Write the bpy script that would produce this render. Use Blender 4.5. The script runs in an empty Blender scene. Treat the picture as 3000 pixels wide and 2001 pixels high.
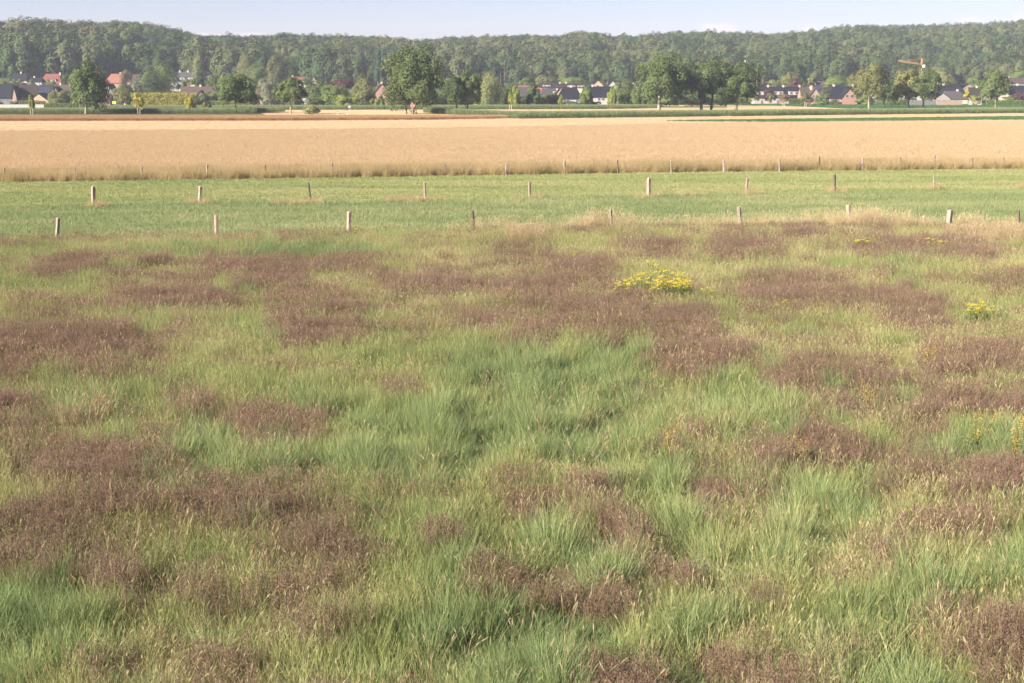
import bpy, math, random
import numpy as np
from mathutils import Vector

C = bpy.context.scene.collection
scene = bpy.context.scene
R = math.radians

# ------------------------------------------------------------------ camera
CAM_H = 7.1
PITCH = R(10.0)
F = 50.0 / 36.0 * 3000.0            # focal length in photo pixels (photo is 3000 x 2001)
cam_d = bpy.data.cameras.new('camera')
cam_d.lens = 50.0
cam_d.sensor_width = 36.0
cam_d.clip_start = 0.5
cam_d.clip_end = 20000.0
cam = bpy.data.objects.new('camera', cam_d)
C.objects.link(cam)
cam.location = (0, 0, CAM_H)
cam.rotation_euler = (R(90) - PITCH, 0, 0)
scene.camera = cam

# ------------------------------------------------------------------ light
SUN_EL = R(27.0)
SUN_AZ = math.atan2(-0.86, -0.52)    # bearing of the sun from +Y towards +X
world = bpy.data.worlds.new('World')
scene.world = world
world.use_nodes = True
wn = world.node_tree.nodes
wl = world.node_tree.links
for n in list(wn):
    wn.remove(n)
w_out = wn.new('ShaderNodeOutputWorld')
w_bg = wn.new('ShaderNodeBackground')
w_sky = wn.new('ShaderNodeTexSky')
w_sky.sky_type = 'NISHITA'
w_sky.sun_disc = False
w_sky.sun_elevation = SUN_EL
w_sky.sun_rotation = SUN_AZ
w_sky.altitude = 50
w_sky.air_density = 1.0
w_sky.dust_density = 0.6
w_sky.ozone_density = 2.0
w_bg.inputs['Strength'].default_value = 0.055
wl.new(w_bg.outputs[0], w_out.inputs[0])

sun_d = bpy.data.lights.new('sun', 'SUN')
sun_d.energy = 5.0
sun_d.angle = R(0.6)
sun_d.color = (1.0, 0.91, 0.79)
sun = bpy.data.objects.new('sun', sun_d)
C.objects.link(sun)
sun.rotation_euler = (R(90) - SUN_EL, 0, math.atan2(-0.86, 0.52))

scene.view_settings.view_transform = 'Standard'
scene.view_settings.look = 'None'
scene.view_settings.gamma = 1.0
scene.view_settings.use_curve_mapping = False
scene.view_settings.exposure = 1.9
scene.cycles.max_bounces = 6
scene.cycles.diffuse_bounces = 3
scene.cycles.glossy_bounces = 1
scene.cycles.transmission_bounces = 3
scene.cycles.volume_bounces = 0
scene.cycles.transparent_max_bounces = 4
scene.cycles.use_denoising = True
scene.cycles.denoiser = 'OPENIMAGEDENOISE'
scene.cycles.denoising_input_passes = 'RGB_ALBEDO_NORMAL'

# a few small clouds low over the ridge, by direction
def cloud_sky():
    tc = wn.new('ShaderNodeTexCoord')
    total = None
    for (px, py, sx, sy) in ((2100, 82, 70, 17), (2840, 62, 40, 14), (2992, 45, 30, 16), (2370, 86, 24, 12),
                             (470, 88, 45, 8), (600, 104, 70, 9), (730, 100, 60, 8), (990, 105, 30, 12)):
        d = ray(px, py)
        p = d.normalized()
        rx = Vector((1, 0, 0)); rx = (rx - p * rx.dot(p)).normalized(); ry = p.cross(rx)
        def dotn(v, k):
            n = wn.new('ShaderNodeVectorMath'); n.operation = 'DOT_PRODUCT'
            wl.new(tc.outputs['Generated'], n.inputs[0]); n.inputs[1].default_value = v
            m = wn.new('ShaderNodeMath'); m.operation = 'MULTIPLY'; wl.new(n.outputs['Value'], m.inputs[0]); m.inputs[1].default_value = k
            q = wn.new('ShaderNodeMath'); q.operation = 'POWER'; wl.new(m.outputs[0], q.inputs[0]); q.inputs[1].default_value = 2
            a = wn.new('ShaderNodeMath'); a.operation = 'ABSOLUTE'; wl.new(m.outputs[0], a.inputs[0]); wl.new(a.outputs[0], q.inputs[0])
            return q
        a = dotn(rx, F / sx); b = dotn(ry, F / sy)
        s = wn.new('ShaderNodeMath'); s.operation = 'ADD'; wl.new(a.outputs[0], s.inputs[0]); wl.new(b.outputs[0], s.inputs[1])
        f = wn.new('ShaderNodeMath'); f.operation = 'DOT_PRODUCT' if False else 'DOT_PRODUCT' if False else 'SUBTRACT'
        f.inputs[0].default_value = 1.0; wl.new(s.outputs[0], f.inputs[1]); f.use_clamp = True
        # only the hemisphere in front
        fr = wn.new('ShaderNodeVectorMath'); fr.operation = 'DOT_PRODUCT'; wl.new(tc.outputs['Generated'], fr.inputs[0]); fr.inputs[1].default_value = p
        g = wn.new('ShaderNodeMath'); g.operation = 'GREATER_THAN'; wl.new(fr.outputs['Value'], g.inputs[0]); g.inputs[1].default_value = 0.5
        m = wn.new('ShaderNodeMath'); m.operation = 'MULTIPLY'; wl.new(f.outputs[0], m.inputs[0]); wl.new(g.outputs[0], m.inputs[1])
        if total is None:
            total = m
        else:
            t = wn.new('ShaderNodeMath'); t.operation = 'MAXIMUM'; wl.new(total.outputs[0], t.inputs[0]); wl.new(m.outputs[0], t.inputs[1]); total = t
    nz = wn.new('ShaderNodeTexNoise'); nz.inputs['Scale'].default_value = 60; nz.inputs['Detail'].default_value = 5
    wl.new(tc.outputs['Generated'], nz.inputs['Vector'])
    mr = wn.new('ShaderNodeMapRange'); mr.inputs[1].default_value = 0.3; mr.inputs[2].default_value = 0.7
    wl.new(nz.outputs['Fac'], mr.inputs[0])
    mm = wn.new('ShaderNodeMath'); mm.operation = 'MULTIPLY'; wl.new(total.outputs[0], mm.inputs[0]); wl.new(mr.outputs[0], mm.inputs[1])
    m2 = wn.new('ShaderNodeMath'); m2.operation = 'MULTIPLY'; wl.new(mm.outputs[0], m2.inputs[0]); m2.inputs[1].default_value = 0.75
    tone = wn.new('ShaderNodeMixRGB'); tone.blend_type = 'MULTIPLY'; tone.inputs[0].default_value = 1.0
    wl.new(w_sky.outputs[0], tone.inputs[1]); tone.inputs[2].default_value = SKY_TONE
    mix = wn.new('ShaderNodeMixRGB'); wl.new(m2.outputs[0], mix.inputs[0])
    wl.new(tone.outputs[0], mix.inputs[1])
    mix.inputs[2].default_value = CLOUD_COL
    wl.new(mix.outputs[0], w_bg.inputs['Color'])
SKY_TONE = (0.66, 0.60, 0.80, 1)
CLOUD_COL = (5.4, 4.6, 4.7, 1)

# ------------------------------------------------------------------ projection
CP, SP = math.cos(PITCH), math.sin(PITCH)
def ray(px, py):
    cx = (px - 1500.0) / F
    cy = (1000.5 - py) / F
    return Vector((cx, CP + cy * SP, -SP + cy * CP))
def ground(px, py, z=0.0):
    """the point at height z that the photo shows at this pixel"""
    d = ray(px, py)
    t = (z - CAM_H) / d.z
    return Vector((d.x * t, d.y * t, z))
def at(px, py, Y):
    """the point at distance Y (along the ground) that the photo shows at this pixel"""
    d = ray(px, py)
    t = Y / d.y
    return Vector((d.x * t, Y, CAM_H + d.z * t))
def project(x, y, z):
    dz = z - CAM_H
    zc = y * CP - dz * SP
    return 1500.0 + F * x / zc, 1000.5 - F * (y * SP + dz * CP) / zc
cloud_sky()

# ------------------------------------------------------------------ noise
def _hash(ix, iy, seed):
    h = (ix.astype(np.int64) * 374761393 + iy.astype(np.int64) * 668265263 + seed * 974634777) & 0xFFFFFFFF
    h = ((h ^ (h >> 13)) * 1274126177) & 0xFFFFFFFF
    return ((h ^ (h >> 16)) & 0xFFFF) / 65535.0
def vnoise(x, y, seed=0):
    x = np.asarray(x, float); y = np.asarray(y, float)
    ix = np.floor(x); iy = np.floor(y)
    fx = x - ix; fy = y - iy
    fx = fx * fx * (3 - 2 * fx); fy = fy * fy * (3 - 2 * fy)
    a = _hash(ix, iy, seed); b = _hash(ix + 1, iy, seed); c = _hash(ix, iy + 1, seed); d = _hash(ix + 1, iy + 1, seed)
    return (a * (1 - fx) + b * fx) * (1 - fy) + (c * (1 - fx) + d * fx) * fy
def fbm(x, y, seed=0, octs=4):
    s = 0.0; a = 0.5; t = 0.0
    for o in range(octs):
        s = s + a * vnoise(np.asarray(x) * 2 ** o, np.asarray(y) * 2 ** o, seed + o * 17); t += a; a *= 0.5
    return s / t

# ------------------------------------------------------------------ materials
def new_mat(name):
    m = bpy.data.materials.new(name); m.use_nodes = True
    nt = m.node_tree
    for n in list(nt.nodes): nt.nodes.remove(n)
    return m, nt, nt.nodes, nt.links
def ramp_node(nt, cols, fac):
    r = nt.nodes.new('ShaderNodeValToRGB')
    el = r.color_ramp.elements
    while len(el) < len(cols): el.new(0.5)
    for i, c in enumerate(cols):
        el[i].position = i / (len(cols) - 1); el[i].color = (*c, 1)
    nt.links.new(fac, r.inputs[0])
    return r
def leaf_mat(name, cols, trans=0.3, inst_tint=None, spread=0.35):
    """thin leaves or blades: colour by the piece's own 'rnd' attribute and the plant's, some light passes through"""
    m, nt, N, L = new_mat(name)
    out = N.new('ShaderNodeOutputMaterial')
    at_ = N.new('ShaderNodeAttribute'); at_.attribute_name = 'rnd'
    oi = N.new('ShaderNodeObjectInfo')
    mul = N.new('ShaderNodeMath'); mul.operation = 'MULTIPLY_ADD'
    L.new(at_.outputs['Fac'], mul.inputs[0]); mul.inputs[1].default_value = 1 - spread
    ms = N.new('ShaderNodeMath'); ms.operation = 'MULTIPLY'; ms.inputs[1].default_value = spread
    if inst_tint:
        ti = N.new('ShaderNodeAttribute'); ti.attribute_name = inst_tint; ti.attribute_type = 'INSTANCER'
        L.new(ti.outputs['Fac'], ms.inputs[0])
    else:
        L.new(oi.outputs['Random'], ms.inputs[0])
    L.new(ms.outputs[0], mul.inputs[2])
    r = ramp_node(nt, cols, mul.outputs[0])
    d = N.new('ShaderNodeBsdfDiffuse'); t = N.new('ShaderNodeBsdfTranslucent'); mx = N.new('ShaderNodeMixShader')
    L.new(r.outputs[0], d.inputs['Color']); L.new(r.outputs[0], t.inputs['Color'])
    mx.inputs[0].default_value = trans
    L.new(d.outputs[0], mx.inputs[1]); L.new(t.outputs[0], mx.inputs[2]); L.new(mx.outputs[0], out.inputs[0])
    return m
def solid_mat(name, col, rough=0.8, var=0.25, scale=3.0, col2=None, obj_var=0.0, bump=0.0, spec=0.3, stretch=(1, 1, 1)):
    """a solid surface with grain: noise in object space between two tones"""
    m, nt, N, L = new_mat(name)
    out = N.new('ShaderNodeOutputMaterial'); b = N.new('ShaderNodeBsdfPrincipled')
    tc = N.new('ShaderNodeTexCoord'); mp = N.new('ShaderNodeMapping'); mp.inputs['Scale'].default_value = stretch
    L.new(tc.outputs['Object'], mp.inputs[0])
    nz = N.new('ShaderNodeTexNoise'); nz.inputs['Scale'].default_value = scale; nz.inputs['Detail'].default_value = 6
    L.new(mp.outputs[0], nz.inputs['Vector'])
    c2 = col2 or tuple(c * (1 - var) for c in col)
    c1 = col if col2 else tuple(min(1, c * (1 + var)) for c in col)
    mr = N.new('ShaderNodeMapRange'); mr.inputs[1].default_value = 0.3; mr.inputs[2].default_value = 0.7
    L.new(nz.outputs['Fac'], mr.inputs[0])
    r = ramp_node(nt, [c2, c1], mr.outputs[0])
    src = r.outputs[0]
    if obj_var:
        oi = N.new('ShaderNodeObjectInfo'); hv = N.new('ShaderNodeHueSaturation')
        m2 = N.new('ShaderNodeMapRange'); m2.inputs[3].default_value = 1 - obj_var; m2.inputs[4].default_value = 1 + obj_var
        L.new(oi.outputs['Random'], m2.inputs[0]); L.new(m2.outputs[0], hv.inputs['Value']); L.new(src, hv.inputs['Color']); src = hv.outputs[0]
    L.new(src, b.inputs['Base Color'])
    b.inputs['Roughness'].default_value = rough
    b.inputs['Specular IOR Level'].default_value = spec
    if bump:
        bp = N.new('ShaderNodeBump'); bp.inputs['Strength'].default_value = bump; bp.inputs['Distance'].default_value = 0.05
        L.new(nz.outputs['Fac'], bp.inputs['Height']); L.new(bp.outputs[0], b.inputs['Normal'])
    L.new(b.outputs[0], out.inputs[0])
    return m
def sheet_mat(name, colA, colB, colC, s1=0.05, s2=0.6, s3=6.0):
    """soil, turf or stubble: three tones mixed by noise at three sizes in world units"""
    m, nt, N, L = new_mat(name)
    out = N.new('ShaderNodeOutputMaterial'); d = N.new('ShaderNodeBsdfDiffuse')
    tc = N.new('ShaderNodeTexCoord')
    ns = []
    for s in (s1, s2, s3):
        n = N.new('ShaderNodeTexNoise'); n.inputs['Scale'].default_value = s; n.inputs['Detail'].default_value = 5
        L.new(tc.outputs['Object'], n.inputs['Vector']); ns.append(n)
    a1 = N.new('ShaderNodeMath'); a1.operation = 'ADD'; L.new(ns[0].outputs['Fac'], a1.inputs[0]); L.new(ns[1].outputs['Fac'], a1.inputs[1])
    a2 = N.new('ShaderNodeMath'); a2.operation = 'ADD'; L.new(a1.outputs[0], a2.inputs[0]); L.new(ns[2].outputs['Fac'], a2.inputs[1])
    mr = N.new('ShaderNodeMapRange'); mr.inputs[1].default_value = 1.0; mr.inputs[2].default_value = 2.0
    L.new(a2.outputs[0], mr.inputs[0])
    r = ramp_node(nt, [colA, colB, colC], mr.outputs[0])
    L.new(r.outputs[0], d.inputs[0]); L.new(d.outputs[0], out.inputs[0])
    return m

# ------------------------------------------------------------------ object helpers
def tag(o, label=None, cat=None, group=None, kind=None):
    if label: o['label'] = label
    if cat: o['category'] = cat
    if group: o['group'] = group
    if kind: o['kind'] = kind
    return o
def empty(name, loc=(0, 0, 0), rz=0.0):
    o = bpy.data.objects.new(name, None); C.objects.link(o)
    o.location = loc; o.rotation_euler = (0, 0, rz); o.empty_display_size = 0.3
    return o
def add(name, mesh, parent=None, loc=(0, 0, 0), rot=(0, 0, 0), scale=(1, 1, 1)):
    o = bpy.data.objects.new(name, mesh); C.objects.link(o)
    o.location = loc; o.rotation_euler = rot; o.scale = scale
    if parent: o.parent = parent
    return o
class MB:
    """collects shapes, becomes ONE mesh"""
    def __init__(s): s.v = []; s.f = []; s.r = []; s.rr = 0.5
    def poly(s, pts):
        b = len(s.v); s.v += [tuple(p) for p in pts]; s.f.append(tuple(range(b, b + len(pts)))); s.r += [s.rr] * len(pts)
    def box(s, x0, x1, y0, y1, z0, z1):
        b = len(s.v)
        s.v += [(x0, y0, z0), (x1, y0, z0), (x1, y1, z0), (x0, y1, z0), (x0, y0, z1), (x1, y0, z1), (x1, y1, z1), (x0, y1, z1)]
        s.r += [s.rr] * 8
        for q in ((0, 3, 2, 1), (4, 5, 6, 7), (0, 1, 5, 4), (1, 2, 6, 5), (2, 3, 7, 6), (3, 0, 4, 7)):
            s.f.append(tuple(b + i for i in q))
    def prism(s, quad, t):
        """a slab: four corner points and a thickness vector"""
        t = Vector(t); q = [Vector(p) for p in quad]
        b = len(s.v); s.v += [tuple(p) for p in q] + [tuple(p + t) for p in q]; s.r += [s.rr] * (2 * len(q))
        n = len(q)
        s.f.append(tuple(b + i for i in reversed(range(n)))); s.f.append(tuple(b + n + i for i in range(n)))
        for i in range(n):
            j = (i + 1) % n; s.f.append((b + i, b + j, b + n + j, b + n + i))
    def tube(s, pts, rad, n=6, cap=True):
        pts = [Vector(p) for p in pts]; base = len(s.v)
        for i, p in enumerate(pts):
            d = (pts[min(i + 1, len(pts) - 1)] - pts[max(i - 1, 0)]).normalized()
            u = d.orthogonal().normalized(); w = d.cross(u)
            r = rad[i] if hasattr(rad, '__len__') else rad
            for k in range(n):
                a = 2 * math.pi * k / n
                s.v.append(tuple(p + u * (math.cos(a) * r) + w * (math.sin(a) * r))); s.r.append(s.rr)
        for i in range(len(pts) - 1):
            for k in range(n):
                k2 = (k + 1) % n
                s.f.append((base + i * n + k, base + i * n + k2, base + (i + 1) * n + k2, base + (i + 1) * n + k))
        if cap:
            s.f.append(tuple(base + k for k in reversed(range(n)))); e = base + (len(pts) - 1) * n
            s.f.append(tuple(e + k for k in range(n)))
    def mesh(s, name, mat, smooth=False):
        me = bpy.data.meshes.new(name); me.from_pydata(s.v, [], s.f); 
        a = me.attributes.new('rnd', 'FLOAT', 'POINT'); a.data.foreach_set('value', s.r)
        me.materials.append(mat)
        if smooth: me.shade_smooth()
        me.update()
        return me
def np_mesh(name, V, Fq, mat, rnd=None):
    """mesh from arrays; Fq is (n,k) with k corners each"""
    me = bpy.data.meshes.new(name)
    n, k = Fq.shape
    me.vertices.add(len(V)); me.vertices.foreach_set('co', np.ascontiguousarray(V, np.float32).ravel())
    me.loops.add(n * k); me.loops.foreach_set('vertex_index', np.ascontiguousarray(Fq, np.int32).ravel())
    me.polygons.add(n); me.polygons.foreach_set('loop_start', np.arange(0, n * k, k, dtype=np.int32))
    if rnd is not None:
        a = me.attributes.new('rnd', 'FLOAT', 'POINT'); a.data.foreach_set('value', np.ascontiguousarray(rnd, np.float32))
    me.materials.append(mat)
    me.update(calc_edges=True)
    return me

# scatter: points become copies of a few source meshes inside ONE object
def scatter(name, P, rot, scl, tint, metas, label=None, idx=None):
    me = bpy.data.meshes.new(name)
    n = len(P)
    me.vertices.add(n); me.vertices.foreach_set('co', np.ascontiguousarray(P, np.float32).ravel())
    a = me.attributes.new('rot', 'FLOAT_VECTOR', 'POINT'); a.data.foreach_set('vector', np.ascontiguousarray(rot, np.float32).ravel())
    a = me.attributes.new('scl', 'FLOAT_VECTOR', 'POINT'); a.data.foreach_set('vector', np.ascontiguousarray(scl, np.float32).ravel())
    a = me.attributes.new('tint', 'FLOAT', 'POINT'); a.data.foreach_set('value', np.ascontiguousarray(tint, np.float32))
    if idx is None: idx = np.random.default_rng(n).integers(0, len(metas), n)
    a = me.attributes.new('idx', 'INT', 'POINT'); a.data.foreach_set('value', np.ascontiguousarray(idx, np.int32))
    for m in metas:
        for mt in m.materials:
            if mt.name not in [x.name for x in me.materials]: me.materials.append(mt)
    o = bpy.data.objects.new(name, me); C.objects.link(o)
    ng = bpy.data.node_groups.new(name, 'GeometryNodeTree')
    ng.interface.new_socket('Geometry', in_out='INPUT', socket_type='NodeSocketGeometry')
    ng.interface.new_socket('Geometry', in_out='OUTPUT', socket_type='NodeSocketGeometry')
    N, L = ng.nodes, ng.links
    gi = N.new('NodeGroupInput'); go = N.new('NodeGroupOutput')
    iop = N.new('GeometryNodeInstanceOnPoints')
    join = N.new('GeometryNodeJoinGeometry')
    for m in reversed(metas):
        src = bpy.data.objects.new(name + '_source', m)
        oi = N.new('GeometryNodeObjectInfo'); oi.inputs['Object'].default_value = src; oi.inputs['As Instance'].default_value = False
        g2 = N.new('GeometryNodeGeometryToInstance'); L.new(oi.outputs['Geometry'], g2.inputs[0]); L.new(g2.outputs[0], join.inputs[0])
    m2p = N.new('GeometryNodeMeshToPoints'); L.new(gi.outputs[0], m2p.inputs[0])
    L.new(m2p.outputs[0], iop.inputs['Points']); L.new(join.outputs[0], iop.inputs['Instance'])
    iop.inputs['Pick Instance'].default_value = True
    def named(attr, typ):
        q = N.new('GeometryNodeInputNamedAttribute'); q.data_type = typ; q.inputs['Name'].default_value = attr
        return [s for s in q.outputs if s.enabled and s.name == 'Attribute'][0]
    L.new(named('idx', 'INT'), iop.inputs['Instance Index'])
    e2r = N.new('FunctionNodeEulerToRotation'); L.new(named('rot', 'FLOAT_VECTOR'), e2r.inputs[0]); L.new(e2r.outputs[0], iop.inputs['Rotation'])
    L.new(named('scl', 'FLOAT_VECTOR'), iop.inputs['Scale'])
    L.new(iop.outputs[0], go.inputs[0])
    md = o.modifiers.new('scatter', 'NODES'); md.node_group = ng
    o['kind'] = 'stuff'
    if label: o['label'] = label
    return o

# ------------------------------------------------------------------ terrain
SKY = np.array([(-300, 80), (0, 72), (120, 68), (300, 80), (370, 94), (440, 106), (560, 110), (700, 114), (830, 119), (925, 124), (985, 124),
                (1060, 121), (1200, 115), (1290, 108), (1340, 102), (1430, 116), (1490, 112), (1590, 103), (1700, 99), (1800, 101), (1830, 108), (1900, 112),
                (1930, 106), (2020, 99), (2180, 100), (2290, 104), (2360, 96), (2450, 87), (2560, 79), (2650, 80), (2760, 77), (2860, 72), (3000, 67), (3300, 62)], float)
# skyline of the photo, photo x to photo y
SKY = np.array([(-400, 84), (0, 71), (60, 68), (150, 66), (230, 74), (330, 72), (400, 71), (450, 80), (500, 88), (560, 106), (620, 112), (700, 110), (790, 111), (880, 106),
                (960, 112), (1060, 113), (1120, 117), (1200, 124), (1260, 121), (1330, 117), (1430, 112), (1540, 108), (1640, 110), (1690, 97), (1740, 103), (1800, 109),
                (1860, 112), (1930, 105), (2020, 100), (2160, 101), (2260, 104), (2340, 99), (2420, 88), (2500, 80), (2560, 77), (2640, 82), (2720, 78), (2800, 80),
                (2860, 74), (2940, 70), (3000, 66), (3400, 62)], float)
def hill_params(px):
    t = np.clip(px / 3000.0, -0.15, 1.15)
    Yr = 1350 + 480 * t
    Y0 = 850 + 90 * t
    sy = np.interp(px, SKY[:, 0], SKY[:, 1])
    zr = CAM_H + (265.8 - sy) * Yr / F * 1.03 - 15.5
    return Y0, Yr, zr
def terr(x, y):
    x = np.asarray(x, float); y = np.asarray(y, float)
    ys = np.maximum(y, 1.0)
    px = 1500 + F * x / ys
    Y0, Yr, zr = hill_params(np.clip(px, -400, 3400))
    u = np.clip((y - Y0) / (Yr - Y0), 0, 2.0)
    up = np.clip(u, 0, 1) ** 1.12
    z = zr * up
    z = z - np.clip(u - 1, 0, 2) * 45
    z = z + (fbm(x / 160, y / 160, 5) - 0.5) * 22 * np.clip(u, 0, 1) * (1 - np.clip(u, 0, 1)) * 2.2
    return z
def tz(x, y): return float(terr(x, y))

# ------------------------------------------------------------------ ground sheets
M_ground = sheet_mat('rough_ground', (0.05, 0.065, 0.025), (0.07, 0.085, 0.035), (0.10, 0.10, 0.05))
M_soil = sheet_mat('meadow_soil', (0.055, 0.05, 0.025), (0.085, 0.085, 0.04), (0.12, 0.10, 0.055), 0.2, 1.5, 12)
M_pastA = sheet_mat('grazed_turf', (0.16, 0.20, 0.08), (0.185, 0.222, 0.095), (0.215, 0.245, 0.11), 0.08, 0.7, 5)
M_pastB = sheet_mat('mown_turf', (0.19, 0.225, 0.09), (0.22, 0.25, 0.105), (0.255, 0.27, 0.12), 0.08, 0.7, 5)
M_stubble = sheet_mat('stubble_ground', (0.37, 0.25, 0.14), (0.41, 0.28, 0.165), (0.45, 0.31, 0.19), 0.02, 0.3, 3)
M_straw_soil = sheet_mat('straw_soil', (0.25, 0.17, 0.08), (0.32, 0.22, 0.11), (0.38, 0.26, 0.14))
M_tan = sheet_mat('dry_field_ground', (0.34, 0.24, 0.13), (0.42, 0.30, 0.17), (0.48, 0.34, 0.20), 0.03, 0.3, 3)
M_beet = sheet_mat('beet_field_ground', (0.045, 0.10, 0.04), (0.06, 0.125, 0.05), (0.075, 0.14, 0.055), 0.02, 0.2, 2)
M_verge = sheet_mat('verge_ground', (0.14, 0.16, 0.06), (0.19, 0.18, 0.08), (0.24, 0.20, 0.10), 0.03, 0.3, 3)
M_asph = sheet_mat('road_asphalt', (0.16, 0.15, 0.13), (0.19, 0.175, 0.15), (0.21, 0.19, 0.165))

def build_ground():
    ys = np.concatenate([np.linspace(-40, 820, 44), np.linspace(835, 2000, 118), np.linspace(2050, 2600, 8)])
    us = np.linspace(-1, 1, 181)
    V = []
    for y in ys:
        half = 260 + max(y, 0) * 0.46
        x = us * half
        V.append(np.stack([x, np.full_like(x, y), terr(x, np.full_like(x, y))], 1))
    V = np.concatenate(V)
    nx = len(us); ny = len(ys)
    i, j = np.meshgrid(np.arange(nx - 1), np.arange(ny - 1))
    a = (j * nx + i).ravel()
    Fq = np.stack([a, a + 1, a + nx + 1, a + nx], 1)
    o = add('ground', np_mesh('ground', V, Fq, M_ground)); o['kind'] = 'structure'
    o.data.shade_smooth()
build_ground()

def strip(name, near, far, z, mat, label=None):
    """a sheet between two lines given as photo points on the ground"""
    n = 40
    xs0 = np.array([p[0] for p in near], float); y0 = np.array([p[1] for p in near], float)
    xs1 = np.array([p[0] for p in far], float); y1 = np.array([p[1] for p in far], float)
    V = []
    for k in range(n + 1):
        t = k / n
        xa = xs0[0] + (xs0[-1] - xs0[0]) * t; xb = xs1[0] + (xs1[-1] - xs1[0]) * t
        a = ground(xa, np.interp(xa, xs0, y0)); b = ground(xb, np.interp(xb, xs1, y1))
        V += [(a.x, a.y, z), (b.x, b.y, z)]
    Fq = np.array([(2 * k, 2 * k + 2, 2 * k + 3, 2 * k + 1) for k in range(n)])
    o = add(name, np_mesh(name, np.array(V), Fq, mat)); o['kind'] = 'structure'
    if label: o['label'] = label
    return o
L_NEAR = [(-600, 716), (0, 704), (168, 702), (634, 694), (1020, 685), (1400, 676), (1790, 669), (2167, 666), (2780, 672), (3000, 668), (3600, 660)]
L_MID = [(-600, 613), (0, 606.5), (1000, 591), (2000, 574), (3000, 557), (3600, 548)]
L_FAR = [(-600, 546), (0, 536), (1000, 522), (2000, 506), (3000, 497), (3600, 491)]
strip('meadow_ground', [(-2500, 2400), (5500, 2400)], L_NEAR, 0.004, M_soil)
strip('near_pasture', L_NEAR, L_MID, 0.008, M_pastA)
strip('far_pasture', L_MID, L_FAR, 0.012, M_pastB)
L_WF = [(-600, 530), (0, 521), (1000, 507), (2000, 493), (3000, 484), (3600, 478)]          # front edge of the standing wheat
L_WB = [(-600, 398), (0, 394), (1000, 388), (1500, 381), (2000, 369.5), (2500, 364), (3000, 361), (3600, 358)]   # its back edge
strip('field_margin', L_FAR, L_WF, 0.016, M_straw_soil)
strip('wheat_field_ground', L_WF, L_WB, 0.02, M_straw_soil)
L_SB = [(-600, 351), (0, 351), (1250, 349), (1520, 347), (2000, 342), (3000, 331.5), (3600, 328)]
strip('stubble_strip', L_WB, L_SB, 0.024, M_stubble)
strip('low_crop_strip', [(1945, 355.5), (2300, 358), (2700, 353.5), (3000, 351), (3500, 347)], [(1945, 355), (2300, 350.5), (2700, 346), (3000, 342.5), (3500, 339)], 0.03, sheet_mat('low_crop_turf', (0.07, 0.12, 0.035), (0.09, 0.145, 0.045), (0.12, 0.16, 0.05), 0.1, 1, 5))
strip('dry_field', [(780, 337), (1460, 337)], [(730, 321), (1920, 319.5)], 0.03, M_tan)
strip('dry_verge', [(1780, 325), (2520, 322)], [(1780, 306), (2520, 310)], 0.034, M_tan)
strip('grass_verge', [(1760, 316), (2130, 318)], [(1800, 311), (2130, 310)], 0.038, M_verge)
strip('beet_field', [(1990, 306.5), (2300, 310.5), (2480, 318), (3500, 322)], [(1990, 299), (3500, 296)], 0.042, M_beet)
strip('village_road', [(-300, 320), (300, 320.5), (820, 324)], [(-300, 317.5), (300, 318), (820, 321)], 0.03, M_asph)

# ------------------------------------------------------------------ grass source meshes
def blades(rng, n, rad, h, w, lean, curl, segs=3, rnd=(0, 1), start=0.0):
    """n bent tapering blades around a point: arrays of verts, quads, rnd"""
    V = []; Q = []; Rn = []
    base = 0
    for _ in range(n):
        a = rng.uniform(0, 2 * math.pi); r = rad * math.sqrt(rng.uniform())
        bx, by = r * math.cos(a), r * math.sin(a)
        L = rng.uniform(*h); W = rng.uniform(*w) * 0.5
        az = a + rng.normal(0, 0.9); th = abs(rng.normal(lean, lean * 0.5)) ; cu = rng.uniform(*curl)
        fa = rng.uniform(0, math.pi)
        sx, sy = math.cos(fa), math.sin(fa)
        p = np.array([bx, by, start]); rv = rng.uniform(*rnd)
        for s in range(segs + 1):
            t = s / segs
            ww = W * (1 - t ** 1.6) + 0.0006
            V.append((p[0] - sx * ww, p[1] - sy * ww, p[2])); V.append((p[0] + sx * ww, p[1] + sy * ww, p[2])); Rn += [rv, rv]
            ang = th + cu * t
            st = L / segs
            p = p + np.array([math.sin(ang) * math.cos(az), math.sin(ang) * math.sin(az), math.cos(ang)]) * st
        for s in range(segs):
            b = base + 2 * s; Q.append((b, b + 1, b + 3, b + 2))
        base += 2 * (segs + 1)
    return V, Q, Rn
def merge(parts):
    V = []; Q = []; Rn = []
    for (v, q, r) in parts:
        b = len(V); V += v; Q += [tuple(i + b for i in f) for f in q]; Rn += r
    return np.array(V), np.array(Q), np.array(Rn)
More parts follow.
